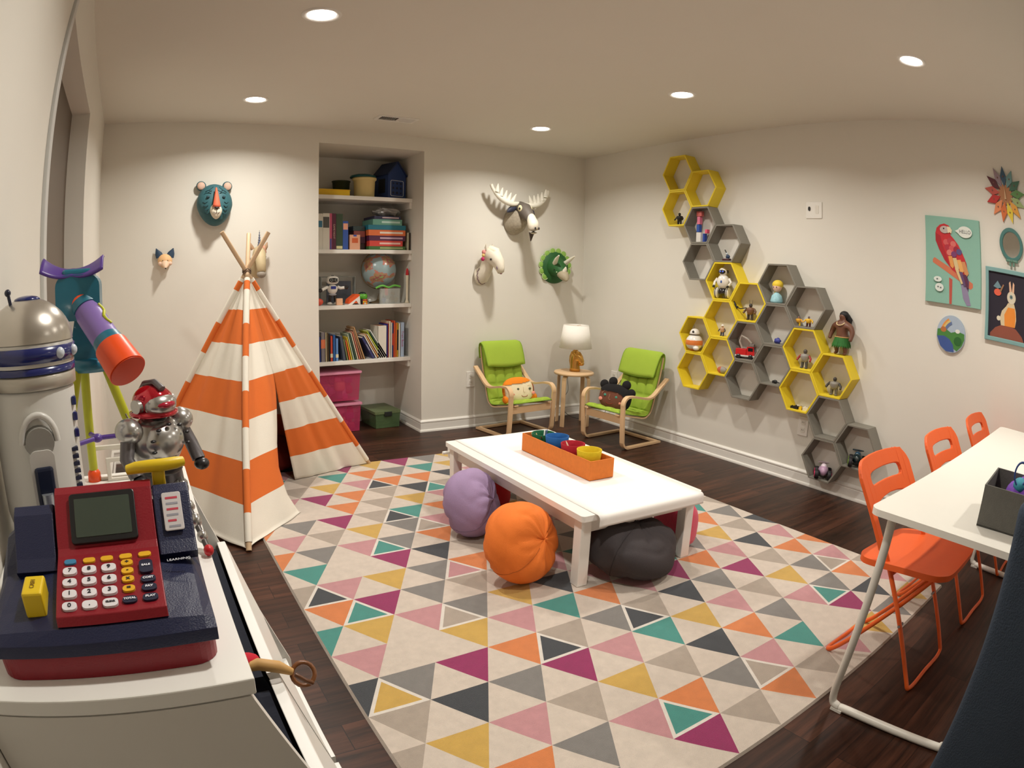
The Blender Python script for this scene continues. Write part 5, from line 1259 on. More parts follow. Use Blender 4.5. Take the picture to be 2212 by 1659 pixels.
A.poly('hut', ellp(-.058, .022, .022, .016, 14), (180, 110, 60)); A.poly('hut', ellp(.05, .022, .018, .012, 14), (226, 226, 220)); A.poly('bush', ellp(.055, -.035, .03, .026, 14), (40, 100, 44))

# ------------------------------------------------ things on the alcove shelves
def bk(name, label, cat, x, z, w_, h, d, cover, group, lean=0.0, y=.245, page=(232, 224, 204), band=None, text=None, tcol=None, tsize=.016, flat=False):
    """a book standing spine-out: cover around a page block; x is its left bottom corner; lean in degrees to the left"""
    b = MB(); c = .0022
    b.box(0, w_, 0, c, 0, h, 0)                        # spine
    b.box(0, c, 0, d, 0, h, 0); b.box(w_-c, w_, 0, d, 0, h, 0)
    b.box(c, w_-c, c, d-.004, .003, h-.004, 1)
    if band: b.box(-.0002, w_+.0002, -.0006, .0004, h*band[0], h*band[1], 2)
    a = math.radians(lean)
    ms = [CM(cover, .55), CM(page, .8)]+([CM(band[2], .55)] if band else [])
    o = obj(name, b, ms, loc=(x, y, z+.0006+(0)), rot=(0, -a, 0))
    tag(o, label, cat, group)
    if text:
        tm = text_mesh('lettering', text, tsize, CM(tcol or (20, 20, 20), .6), o, (w_/2, -.0012, h*.52), (PI/2, -PI/2 if False else 0, 0), depth=.0002)
        tm.rotation_euler = (PI/2, PI/2, 0)
    return o
S1, S2, S3, S4 = SHZ
G4 = 'picture books on the lowest shelf'
x = -2.487
row = [('navy blue', .026, .205, (40, 56, 120)), ('grey and orange', .036, .243, (128, 120, 124)), ('narrow cream', .014, .238, (216, 200, 160)), ('brown', .015, .232, (110, 88, 60)),
       ('black', .013, .222, (36, 36, 36)), ('coral red', .021, .208, (206, 72, 50)), ('bright blue', .024, .216, (40, 96, 168)), ('pale blue', .024, .185, (104, 146, 206))]
for k, (c, w_, h, col) in enumerate(row):
    side = ('leftmost of its row', 'beside the navy one', 'right of the grey and orange one', 'between narrow cream and black ones', 'beside the coral red one', 'left of the bright blue one', 'between the coral red and pale blue ones', 'right of the bright blue one')[k]
    bk('book', c+' book standing on the lowest shelf, '+side, 'book', x, S4, w_-.001, h, .20, col, G4, band=((.45, .75, (222, 120, 80)) if k == 1 else (.15, .3, (230, 220, 190)) if k in (5, 7) else None)); x += w_+.0006
rows = [('slate grey', .026, .205, (72, 78, 92), 9), ('olive green', .016, .178, (112, 120, 78), 11), ('small orange', .014, .165, (222, 110, 50), 12), ('yellow', .012, .195, (228, 200, 64), 13), ('pale sage', .014, .222, (168, 184, 158), 14),
        ('forest green', .013, .225, (62, 92, 74), 15), ('ivory', .012, .232, (222, 212, 186), 15.5), ('salmon', .014, .240, (204, 124, 100), 16), ('dark tan', .016, .262, (150, 112, 82), 17.5), ('light tan', .014, .285, (188, 146, 100), 19)]
x += .040
for k, (c, w_, h, col, a) in enumerate(rows):
    prev = rows[k-1][0] if k else 'pale blue'
    bk('book', c+' book leaning left on the lowest shelf, next to the '+prev+' one', 'book', x, S4, w_, h, .20, col, G4, lean=a)
    x += (w_+.0016)/math.cos(math.radians(a))+.0030
rows = [('white-lettered navy', .022, .205, (58, 60, 112), 30), ('white', .013, .225, (226, 222, 212), 30), ('light orange', .013, .235, (222, 160, 100), 31), ('cream', .013, .235, (226, 214, 180), 31),
        ('lime green', .013, .272, (178, 196, 62), 32), ('bottle green', .014, .262, (52, 84, 60), 32), ('glossy white', .012, .282, (226, 228, 224), 33)]
x += .062
for k, (c, w_, h, col, a) in enumerate(rows):
    prev = rows[k-1][0] if k else 'light tan'
    bk('book', c+' book tilted on the lowest shelf, right of the '+prev.split(' with')[0]+' one', 'book', x, S4, w_, h, .20, col, G4, lean=a, text='Little Book' if k == 0 else None, tcol=(230, 230, 230), tsize=.014)
    x += (w_+.0012)/math.cos(math.radians(a))+.0022
rows = [('wide white set', .078, .272, (222, 216, 202)), ('thin royal blue', .009, .285, (50, 60, 160)), ('thin red', .008, .288, (190, 50, 40)), ('tall cream', .018, .308, (226, 210, 184)), ('pure white', .014, .296, (232, 228, 220)), ('thin blue and red', .009, .290, (54, 62, 140)),
        ('vermilion', .016, .310, (220, 84, 50)), ('bright orange', .016, .292, (232, 124, 44)), ('yellow and black', .012, .290, (224, 180, 50)), ('off-white', .018, .286, (228, 222, 208))]
x = -1.958
for k, (c, w_, h, col) in enumerate(rows):
    prev = rows[k-1][0] if k else 'glossy white'
    bk('book', c+('' if k == 0 else ' book')+' upright on the lowest shelf, right of the '+prev+' one', 'book', x, S4, w_, h, .19, col, G4, page=(206, 150, 120) if k == 0 else (232, 224, 204), band=(.35, .7, (190, 50, 40)) if k == 5 else (.2, .8, (40, 36, 34)) if k == 8 else None); x += w_+.0008
bk('book', 'pale blue book lettered Train Book, rightmost of the lowest shelf', 'book', x+.001, S4, .034, .292, .19, (176, 196, 222), G4, text='Train Book', tcol=(170, 70, 130), tsize=.030)
# second shelf: upright boxes
G2 = 'upright game boxes on the second shelf'
x = -2.487
for k, (c, w_, h, col, bd) in enumerate((('white and blue', .046, .288, (222, 218, 206), (.62, .80, (60, 120, 150))), ('black-marked white', .058, .292, (226, 222, 210), (.60, .90, (90, 88, 84))), ('pink and blue', .020, .292, (206, 90, 124), (.0, .30, (70, 90, 160))),
        ('dark maroon', .034, .292, (94, 40, 64), None), ('dark green', .058, .290, (52, 70, 48), (.02, .10, (210, 200, 150))), ('narrow bright blue', .046, .232, (50, 84, 160), (.70, .92, (228, 160, 130))))):
    prev = ('alcove edge', 'white and blue one', 'black-marked white one', 'pink and blue one', 'dark maroon one', 'dark green one')[k]
    b = MB(); b.box(0, w_-.001, 0, .24, 0, h)
    if bd: b.box(.003, w_-.004, -.0006, .0004, h*bd[0], h*bd[1], 1)
    o = obj('game_box', b, [CM(col, .5)]+([CM(bd[2], .5)] if bd else []), loc=(x, .245, S2+.0006), bevel=.001)
    tag(o, c+' game box upright on the second shelf, by the '+prev, 'game box', G2)
    if k == 3: text_mesh('lettering', 'GAME NIGHT', .020, CM((210, 180, 160), .6), o, (w_/2, -.0008, h*.5), (PI/2, PI/2, 0), depth=.0002)
    x += w_
b = MB(); b.box(0, .088, 0, .05, 0, .122); b.box(.018, .070, -.0006, .0004, .055, .095, 1); b.box(.030, .058, -.0006, .0004, .108, .1215, 2)
o = obj('card_box', b, [CM((226, 168, 136), .6), CM((206, 96, 50), .6), CM((60, 84, 170), .6)], loc=(-2.212, .242, S2+.0006)); tag(o, 'small peach card game box facing forward beside the bright blue box', 'game box')
GS = 'board games stacked on the second shelf'
z = S2+.0006; rt = [('green', -2.045, .328, .030, (70, 112, 58), 'at the bottom of its stack', (190, 196, 140)), ('coral red', -2.040, .298, .046, (214, 72, 62), 'on top of the green one', (240, 200, 190)), ('deep purple', -2.045, .326, .042, (84, 34, 70), 'above the coral red one', (200, 170, 190)),
      ('orange', -2.048, .330, .048, (226, 116, 62), 'in the middle of the tall stack', (240, 226, 210)), ('teal blue', -2.052, .338, .040, (34, 116, 138), 'on top of the orange one', None), ('pale green', -2.012, .262, .048, (104, 160, 142), 'on top of the teal blue one', (190, 220, 210)), ('navy', -2.000, .238, .026, (44, 44, 76), 'topmost of the tall stack', (214, 190, 190))]
for c, x0, w_, h, col, pos, tc in rt:
    b = MB(); b.box(0, w_, 0, .26, 0, h)
    if tc: b.box(w_*.30, w_*.93, -.0006, .0004, h*.35, h*.68, 1)
    o = obj('board_game', b, [CM(col, .5)]+([CM(tc, .5)] if tc else []), loc=(x0, .245, z), bevel=.0015); tag(o, c+' board game lying on the second shelf, '+pos, 'board game', GS); z += h+.0006
zt2 = z
z = S2+.0006
for c, x0, w_, h, col in (('black', -2.145, .085, .055, (50, 30, 30)), ('dark purple', -2.150, .092, .052, (74, 36, 60)), ('dull red', -2.158, .098, .050, (140, 70, 64)), ('dark teal', -2.165, .104, .040, (48, 62, 62))):
    o = obj('board_game', MB().box(0, w_, 0, .22, 0, h), CM(col, .5), loc=(x0, .30, z), bevel=.0015); tag(o, c+' game box in the low stack left of the tall board game stack', 'board game', 'low stack of dark game boxes'); z += h+.0006
def crumple(name, c, r, m, seed, label, cat):
    b = MB(); rnd = random.Random(seed); p = [rnd.uniform(0, 6) for _ in range(6)]
    b.ell((0, 0, 0), r, 26, 16, fn=lambda u: u*(1+.13*math.sin(7*u.x+p[0]+4*u.z)+.12*math.sin(9*u.y+6*u.z+p[1])+.07*abs(math.sin(13*u.x-8*u.z+p[2]))))
    zm = min(v[2] for v in b.v); b.v = [(x, y, z-zm) for x, y, z in b.v]
    b.s = [False]*len(b.s)
    o = obj(name, b, m, loc=c); tag(o, label, cat); return o
crumple('plastic_bag', (-1.86, .34, zt2+.001), (.105, .07, .034), CM((150, 148, 144), .25), 3, 'crumpled clear plastic bag on top of the tall board game stack', 'bag')
for k, (x0, c, n) in enumerate(((-1.700, (190, 186, 160), 'cream and brown'), (-1.684, (60, 50, 40), 'thin dark brown'))):
    o = obj('game_box', MB().box(0, .013, 0, .20, 0, .150), CM(c, .6), loc=(x0, .245, S2+.0006)); tag(o, n+' box squeezed upright between the game stack and the alcove wall', 'game box', 'thin boxes at the alcove wall')
# top shelf
t = thing('storage_tray', 'yellow plastic tray on the top shelf at the left', 'tray', (-2.362, .36, S1+.0006))
obj('tray_body', MB().ring([(-.150, -.11), (.150, -.11), (.150, .11), (-.150, .11)], [(-.143, -.103), (.143, -.103), (.143, .103), (-.143, .103)], .0, .048).box(-.150, .150, -.11, .11, 0, .004), CM((232, 190, 30), .45), t, bevel=.002)
obj('tray_rim', MB().ring(rrect(-.156, .156, -.116, .116, .01), rrect(-.143, .143, -.103, .103, .01), .044, .049), CM((232, 190, 30), .45), t)
t = thing('storage_tub', 'cream plastic tub with a dark teal lid on the top shelf', 'tub', (-2.058, .335, S1+.0006))
obj('tub_body', MB().lathe([(0, .003), (.084, .003), (.090, .14), (.094, .142), (.102, .150), (.102, .164), (.096, .166), (.090, .150), (.080, .008), (0, .008)], n=40), CM((226, 206, 142), .5), t)
obj('lid', MB().lathe([(.0, .196), (.07, .192), (.104, .182), (.110, .170), (.110, .166), (0, .168)], (-.012, 0, 0), n=36), CM((24, 84, 86), .35), t)
t = thing('storage_basket', 'dark green storage basket behind the cream tub on the top shelf', 'basket', (-2.215, .48, S1+.0006))
obj('basket_body', MB().lathe([(0, .0), (.06, .0), (.075, .14), (.080, .142), (.080, .150), (.070, .150), (.055, .006), (0, .006)], n=24), CM((60, 70, 46), .6), t)
def toy_house():
    t = thing('toy_house', 'dark blue toy house with a white outlined shape panel on the top alcove shelf', 'toy house', (-1.805, .395, S1+.0006), math.radians(16))
    bl = CM((32, 58, 112), .5)
    obj('house_body', MB().prism([(-.095, 0), (.095, 0), (.095, .205), (0, .31), (-.095, .205)], -.10, .10, 'xz'), bl, t, bevel=.003)
    for sg in (-1, 1): obj('roof_panel', MB().prism([(sg*.003, .322), (sg*.108, .206), (sg*.104, .196), (0, .310)], -.112, .112, 'xz'), CM((24, 40, 78), .5), t)
    p = obj('shape_panel', MB().ring(rrect(-.070, .070, .022, .158, .014), rrect(-.066, .066, .026, .154, .011), -.1035, -.1005, 'xz'), CM((200, 206, 216), .5), t)
    for i in range(3):
        for j in range(3):
            n = (5, 4, 3, 8, 6, 4, 3, 5, 4)[i*3+j]; cx, cz = -.040+.040*i, .052+.040*j
            obj('shape_hole', MB().prism([(cx+.011*math.cos(2*PI*q/n+.4*i), cz+.011*math.sin(2*PI*q/n+.4*i)) for q in range(n)], -.1025, -.1005, 'xz'), CM((16, 22, 44), .6), p)
    obj('side_window', MB().box(-.0985, -.0955, -.06, .03, .05, .17), CM((18, 22, 30), .5), t)
toy_house()
# third shelf
def desk_robot():
    t = thing('toy_robot', 'white toy robot with a black visor and a blue chest on the third shelf', 'toy robot', (-2.335, .325, S3+.0006))
    wm_, km_ = CM(WHT, .25, coat=.4), CM(BLK, .2, coat=.5); bm_ = CM((36, 52, 150), .3)
    hd = obj('head', MB().ell((0, 0, .205), (.052, .040, .036), 24, 14, fn=lambda u: Vector(tuple(math.copysign(abs(c)**.75, c) for c in u))), wm_, t)
    obj('visor', MB().ell((0, -.016, .205), (.043, .028, .024), 20, 12, fn=lambda u: Vector(tuple(math.copysign(abs(c)**.75, c) for c in u))), km_, hd)
    for sx in (-1, 1):
        obj('eye', MB().tube([(sx*.019+.010*math.cos(a), -.0445, .206+.010*math.sin(a)) for a in [2*PI*i/16 for i in range(16)]], .0016, 5, closed=True), CM((190, 196, 190), .3), hd)
        obj('arm', MB().tube([(sx*.042, 0, .150), (sx*.068, -.008, .138), (sx*.098, -.018, .142 if sx > 0 else .125)], .013, 10), wm_, t)
        obj('hand', MB().ell((sx*.112, -.022, .143 if sx > 0 else .122), (.020, .017, .017), 14, 10), km_, t)
        obj('leg', MB().tube([(sx*.020, 0, .085), (sx*.024, .0, .05), (sx*.026, -.006, .018)], .012, 10), km_, t)
        obj('foot', MB().ell((sx*.028, -.014, .013), (.022, .032, .0125), 14, 8), wm_, t)
    obj('torso', MB().ell((0, 0, .128), (.044, .030, .042), 22, 14, fn=lambda u: Vector((u.x*(1+.12*u.z), u.y, u.z))), wm_, t)
    obj('chest_panel', MB().box(-.022, .022, -.034, -.024, .132, .156), bm_, t, bevel=.004)
    obj('waist', MB().ell((0, 0, .086), (.034, .024, .012), 18, 10), CM((170, 170, 176), .3), t)
    obj('antenna', MB().box(-.012, .012, -.003, .003, .240, .246), km_, hd)
desk_robot()
t = thing('activity_box', 'clear plastic case with a dark picture card behind the white robot on the third shelf', 'toy box', (-2.245, .465, S3+.0006))
obj('picture_card', MB().box(-.10, .115, -.004, .004, .012, .195), M('dark_picture_card', (70, 74, 84), .5, var=.5, scale=22), t)
obj('case_frame', MB().ring([(-.16, 0), (.15, 0), (.15, .235), (-.16, .235)], [(-.152, .008), (.142, .008), (.142, .227), (-.152, .227)], -.030, .030, 'xz'), CM((150, 156, 152), .2), t, bevel=.002)
t = thing('toy_rocket', 'orange and white toy spacecraft lying on the third shelf beside the puzzle cube', 'toy', (-2.175, .285, S3+.0006), .2)
obj('hull', MB().prism([(-.055, .010), (.045, .012), (.055, .085), (.020, .088), (-.045, .045)], -.03, .03, 'xz'), CM((232, 92, 40), .4), t, bevel=.006)
obj('underside', MB().prism([(-.060, 0), (-.02, 0), (.018, .034), (.05, 0), (.062, .0), (.052, .070), (-.040, .012)], -.034, .034, 'xz'), CM(WHT, .4), t, bevel=.003)
t = thing('toy_turtle', 'green and black round toy behind the puzzle cube on the third shelf', 'toy', (-2.065, .345, S3+.0006))
obj('shell', MB().ell((0, 0, .062), (.045, .04, .034), 20, 12), CM((96, 176, 50), .4), t); obj('cap', MB().ell((.0, 0, .082), (.034, .03, .020), 18, 10), CM((30, 40, 34), .4), t)
obj('base', MB().ell((.01, 0, .022), (.048, .035, .022), 16, 8), CM((60, 110, 60), .4), t)
for sx in (-1, 1): obj('wing', MB().ell((.025+sx*.03, -.03, .03), (.016, .008, .012), 10, 6), CM((190, 190, 186), .4), t)
# puzzle cube
t = thing('puzzle_cube', 'small black puzzle cube with orange, white and yellow stickers on the third shelf', 'puzzle cube', (-2.08, .262, S3+.0006), .12)
obj('cube_core', MB().box(-.022, .022, -.022, .022, 0, .044), CM((18, 18, 18), .3), t, bevel=.002)
pc = [(232, 120, 40), (236, 200, 60), (200, 60, 40), (230, 226, 210), (236, 180, 50), (232, 120, 40), (236, 160, 60), (232, 120, 40), (200, 70, 40)]
for i in range(3):
    for j in range(3): obj('sticker', MB().box(-.0205+.0145*i, -.0085+.0145*i, -.0228, -.0220, .0020+.0145*j, .0140+.0145*j), CM(pc[i*3+j], .35), t)
def globe():
    t = thing('globe', 'large blue and pink globe on the third shelf', 'globe', (-1.895, .405, S3+.0006))
    m = bpy.data.materials.new('globe_map'); m.use_nodes = True; nt = m.node_tree; n = nt.nodes; L = nt.links; p = n['Principled BSDF']
    tc = n.new('ShaderNodeTexCoord'); no = n.new('ShaderNodeTexNoise'); no.inputs['Scale'].default_value = 9; no.inputs['Detail'].default_value = 5
    cr = n.new('ShaderNodeValToRGB'); e = cr.color_ramp.elements; cr.color_ramp.interpolation = 'CONSTANT'
    e[0].position = 0; e[0].color = (lin(158), lin(180), lin(184), 1); e[1].position = .53; e[1].color = (lin(200), lin(130), lin(114), 1)
    for q, c in ((.57, (176, 150, 110)), (.62, (170, 104, 100)), (.67, (150, 170, 110))):
        x_ = e.new(q); x_.color = tuple(lin(v) for v in c)+(1,)
    L.new(tc.outputs['Object'], no.inputs['Vector']); L.new(no.outputs['Fac'], cr.inputs[0]); L.new(cr.outputs[0], p.inputs['Base Color']); p.inputs['Roughness'].default_value = .25
    obj('sphere', MB().ell((0, 0, .285), (.150, .150, .150), 48, 32), m, t)
    br = CM((110, 92, 66), .4)
    obj('meridian', MB().tube([(-.162*math.cos(a), .0, .285+.162*math.sin(a)) for a in [-1.9+3.3*i/30 for i in range(31)]], .0045, 8), br, t)
    obj('stand', MB().tube([(.045, 0, .135), (.01, 0, .075), (0, 0, .03)], .010, 10, rs=[.006, .010, .014]), br, t)
    obj('stand_base', MB().lathe([(0, 0), (.085, 0), (.085, .008), (.03, .020), (.012, .034), (0, .036)], n=32), br, t)
    obj('axis_pin', MB().ell((-.052, 0, .438), (.007, .007, .007), 10, 6), br, t)
globe()
t = thing('clear_tub', 'clear plastic tub of coloured toy bits with a red scoop, in front of the globe', 'tub', (-1.845, .268, S3+.0006))
cl = M('clear_plastic', (206, 210, 204), .08, alpha=.35)
obj('tub_body', MB().ring(rrect(-.092, .092, -.018, .018, .012), rrect(-.090, .090, -.016, .016, .010), 0, .128).box(-.09, .09, -.016, .016, 0, .003), cl, t)
for k, (x_, z_, r_, c) in enumerate(((-.055, .030, .022, (50, 90, 150)), (-.025, .022, .018, (190, 190, 186)), (.02, .040, .024, (120, 104, 70)), (.055, .030, .022, (150, 130, 80)), (.03, .085, .018, (130, 110, 74)), (-.05, .06, .012, (60, 70, 110)))):
    obj('toy_bit', MB().ell((x_, 0, z_), (r_, .012, r_), 12, 8, fn=lambda u: u*(1+.2*math.sin(6*u.x+5*u.z))), CM(c, .6), t)
obj('scoop_handle', MB().box(-.045, -.018, -.008, .008, .070, .140), CM((206, 60, 60), .4), t, bevel=.003)
o = obj('ribbon_toy', MB().tube(spline([(-.115, 0, .130), (-.06, -.01, .150), (.0, 0, .134), (.05, -.008, .150), (.105, 0, .140)], 6), .009, 8, rs=None), CM((110, 190, 80), .5), loc=(-1.86, .262, S3+.004)); tag(o, 'green flexible toy strip lying across the clear tub under the globe', 'toy')
o = obj('recorder', MB().lathe([(0, 0), (.021, 0), (.016, .012), (.0095, .03), (.0105, .18), (.0125, .235), (.0125, .240)], n=20).lathe([(.0128, .240), (.0135, .250), (.0105, .285), (.006, .298), (0, .300)], n=20, mi=1), [CM((232, 222, 198), .4), CM((196, 32, 40), .4)], loc=(-1.690, .262, S3+.0006))
tag(o, 'cream recorder with a red tip standing upright at the right end of the third shelf', 'recorder')
o = obj('toy_shell', MB().ell((0, 0, .030), (.040, .03, .030), 18, 12), CM((222, 84, 60), .4), loc=(-2.470, .275, S3+.0006)); tag(o, 'coral red toy at the left edge of the third shelf', 'toy')
o = obj('toy_ring', MB().tube([(.045*math.cos(a), 0, .20+.075*math.sin(a)) for a in [2*PI*i/30 for i in range(30)]], .007, 8, closed=True).cyl((0, 0, .0), (0, 0, .125), .012, n=12, mi=1), [CM((70, 104, 60), .4), CM((34, 60, 140), .4)], loc=(-2.515, .30, S3+.0006)); tag(o, 'green hoop toy on a blue post at the left edge of the third shelf', 'toy')
o = obj('toy_block', MB().box(-.026, .026, -.016, .016, 0, .055), CM((226, 176, 140), .6), loc=(-2.298, .256, S3+.0006), bevel=.003); tag(o, 'peach coloured block in front of the white robot on the third shelf', 'toy block')
# bins on the alcove floor
mb = M('pink_translucent', (210, 70, 116), .2, alpha=.42)
def bin_(label, z0, seed, full):
    t = thing('storage_bin', label, 'storage bin', (-2.305, .40, z0), group='pink storage bins on the alcove floor')
    hx, hy_, h = .180, .17, .228
    b = MB(); n = 4; T = .9
    o_ = [(-hx*.92, -hy_*.94), (hx*.92, -hy_*.94), (hx*.92, hy_*.94), (-hx*.92, hy_*.94)]; u_ = [(-hx, -hy_), (hx, -hy_), (hx, hy_), (-hx, hy_)]
    for A_, B_ in ((o_, u_),):
        for i in range(4):
            j = (i+1) % 4; b.add([(*A_[i], .002), (*A_[j], .002), (*B_[j], h), (*B_[i], h)], [(0, 1, 2, 3)])
    b.add([(*p, .002) for p in o_], [(0, 1, 2, 3)])
    obj('bin_body', b, mb, t, solid=.002)
    obj('lid', MB().prism(rrect(-hx-.014, hx+.014, -hy_-.012, hy_+.012, .012), h+.0005, h+.016), M('pink_lid', (228, 150, 178), .4, var=.02), t, bevel=.004)
    rnd = random.Random(seed)
    for k in range(full):
        c = rnd.choice([(224, 60, 100), (200, 60, 150), (240, 110, 130), (120, 40, 110), (236, 120, 90), (190, 40, 70), (236, 150, 190)])
        r = rnd.uniform(.024, .045)
        zz = .03+rnd.uniform(0, .15)
        obj('toy_piece', MB().ell((rnd.uniform(-.125, .125), rnd.uniform(-.125, .0), zz), (r*rnd.uniform(.7, 1.3), r*.8, r), 12, 8, fn=lambda u: Vector(tuple(math.copysign(abs(c_)**.5, c_) for c_ in u))), CM(c, .6), t)
bin_('lower translucent pink storage bin on the alcove floor', .001, 5, 26)
bin_('upper translucent pink storage bin stacked on the other one under the lowest shelf', .2665, 8, 28)
t = thing('storage_bin', 'low green translucent storage bin with dark latches on the alcove floor', 'storage bin', (-1.885, .40, .001), math.radians(4))
gm = M('green_translucent', (96, 124, 84), .25, alpha=.6)
b = MB(); hx, hy_, h = .118, .165, .125
for i in range(4):
    A_ = [(-hx*.94, -hy_*.94), (hx*.94, -hy_*.94), (hx*.94, hy_*.94), (-hx*.94, hy_*.94)]; B_ = [(-hx, -hy_), (hx, -hy_), (hx, hy_), (-hx, hy_)]; j = (i+1) % 4
    b.add([(*A_[i], .002), (*A_[j], .002), (*B_[j], h), (*B_[i], h)], [(0, 1, 2, 3)])
b.add([(*p, .002) for p in A_], [(0, 1, 2, 3)])
obj('bin_body', b, gm, t, solid=.002)
obj('lid', MB().prism(rrect(-hx-.008, hx+.008, -hy_-.006, hy_+.006, .014), h+.0005, h+.022), M('green_lid', (112, 128, 88), .4, alpha=.85), t, bevel=.006)
for sy in (-1, 1): obj('latch', MB().box(-.036, .036, *sorted((sy*(hy_+.001), sy*(hy_+.012))), h-.022, h+.018), CM((30, 34, 32), .4), t, bevel=.003)
obj('contents', MB().ell((0, 0, .055), (.10, .14, .050), 20, 12, fn=lambda u: u*(1+.1*math.sin(7*u.x+5*u.y))), M('brown_contents', (150, 84, 60), .7, var=.4, scale=30), t)

# ------------------------------------------------ cabinet by the left wall with toys on it
def cabinet():
    t = thing('toy_cabinet', 'white toy cabinet with slanted open fronts against the left wall, toys on its top', 'cabinet', (0, 0, 0))
    x0, x1, y0, y1, zt = XL+.003, -3.806, -4.19, -3.34, .90
    obj('cabinet_top', MB().box(x0, x1, y0, y1, zt-.022, zt), m_white, t, bevel=.002)
    side = [(x0, .001), (-3.60, .001), (-3.60, .35), (-3.812, zt-.024), (x0, zt-.024)]
    for a, b_ in ((y0+.001, y0+.018), (y1-.018, y1-.001)):
        obj('side_panel', MB().prism(side, a, b_, 'xz'), M('side_panel_white', (224, 220, 212), .45, var=.01), t, bevel=.001)
    obj('back_panel', MB().box(x0, x0+.008, y0+.018, y1-.018, .001, zt-.024), m_white, t)
    obj('bottom_panel', MB().box(x0+.008, -3.61, y0+.018, y1-.018, .03, .048), m_white, t)
    dk = M('navy_fabric', (24, 28, 42), .9, bump=.2)
    for a, b_ in ((-3.915, y1-.02), (y0+.002, -3.935)):
        d = obj('bin_front', MB().prism([(-3.752, .712), (-3.733, .712), (-3.66, .50), (-3.678, .50)], a, b_, 'xz'), m_white, t, bevel=.0015)
        obj('fabric_bin', MB().prism([(-3.756, .700), (-3.682, .50), (-4.10, .45), (-4.12, .70)], a+.01, b_-.01, 'xz'), dk, d)
    for a, b_ in ((-3.765, y1-.02), (y0+.02, -3.785)):
        obj('bin_front', MB().prism([(-3.632, .36), (-3.613, .36), (-3.613, .06), (-3.632, .06)], a, b_, 'xz'), m_white, t, bevel=.0015)
cabinet()
t = thing('strap_toy', 'tan strap with a brown ring hanging out between two bins of the white cabinet', 'toy', (0, 0, 0))
obj('strap', MB().tube([(-3.80, -3.925, .735), (-3.765, -3.93, .742), (-3.735, -3.938, .735), (-3.715, -3.94, .722)], .009, 8, rs=[.006, .010, .010, .006]), CM((206, 160, 96), .6), t)
obj('red_cloth', MB().ell((-3.785, -3.915, .742), (.026, .018, .012), 14, 8), CM((196, 30, 50), .9), t)
obj('ring', MB().tube([(-3.697+.018*math.cos(a), -3.938+.012*math.sin(a), .712+.014*math.sin(a)) for a in [2*PI*i/20 for i in range(20)]], .004, 7, closed=True), CM((120, 72, 36), .35), t)
obj('ring_hook', MB().tube([(-3.712, -3.95, .722), (-3.70, -3.962, .716), (-3.688, -3.956, .704)], .004, 6), CM((100, 60, 32), .35), t)

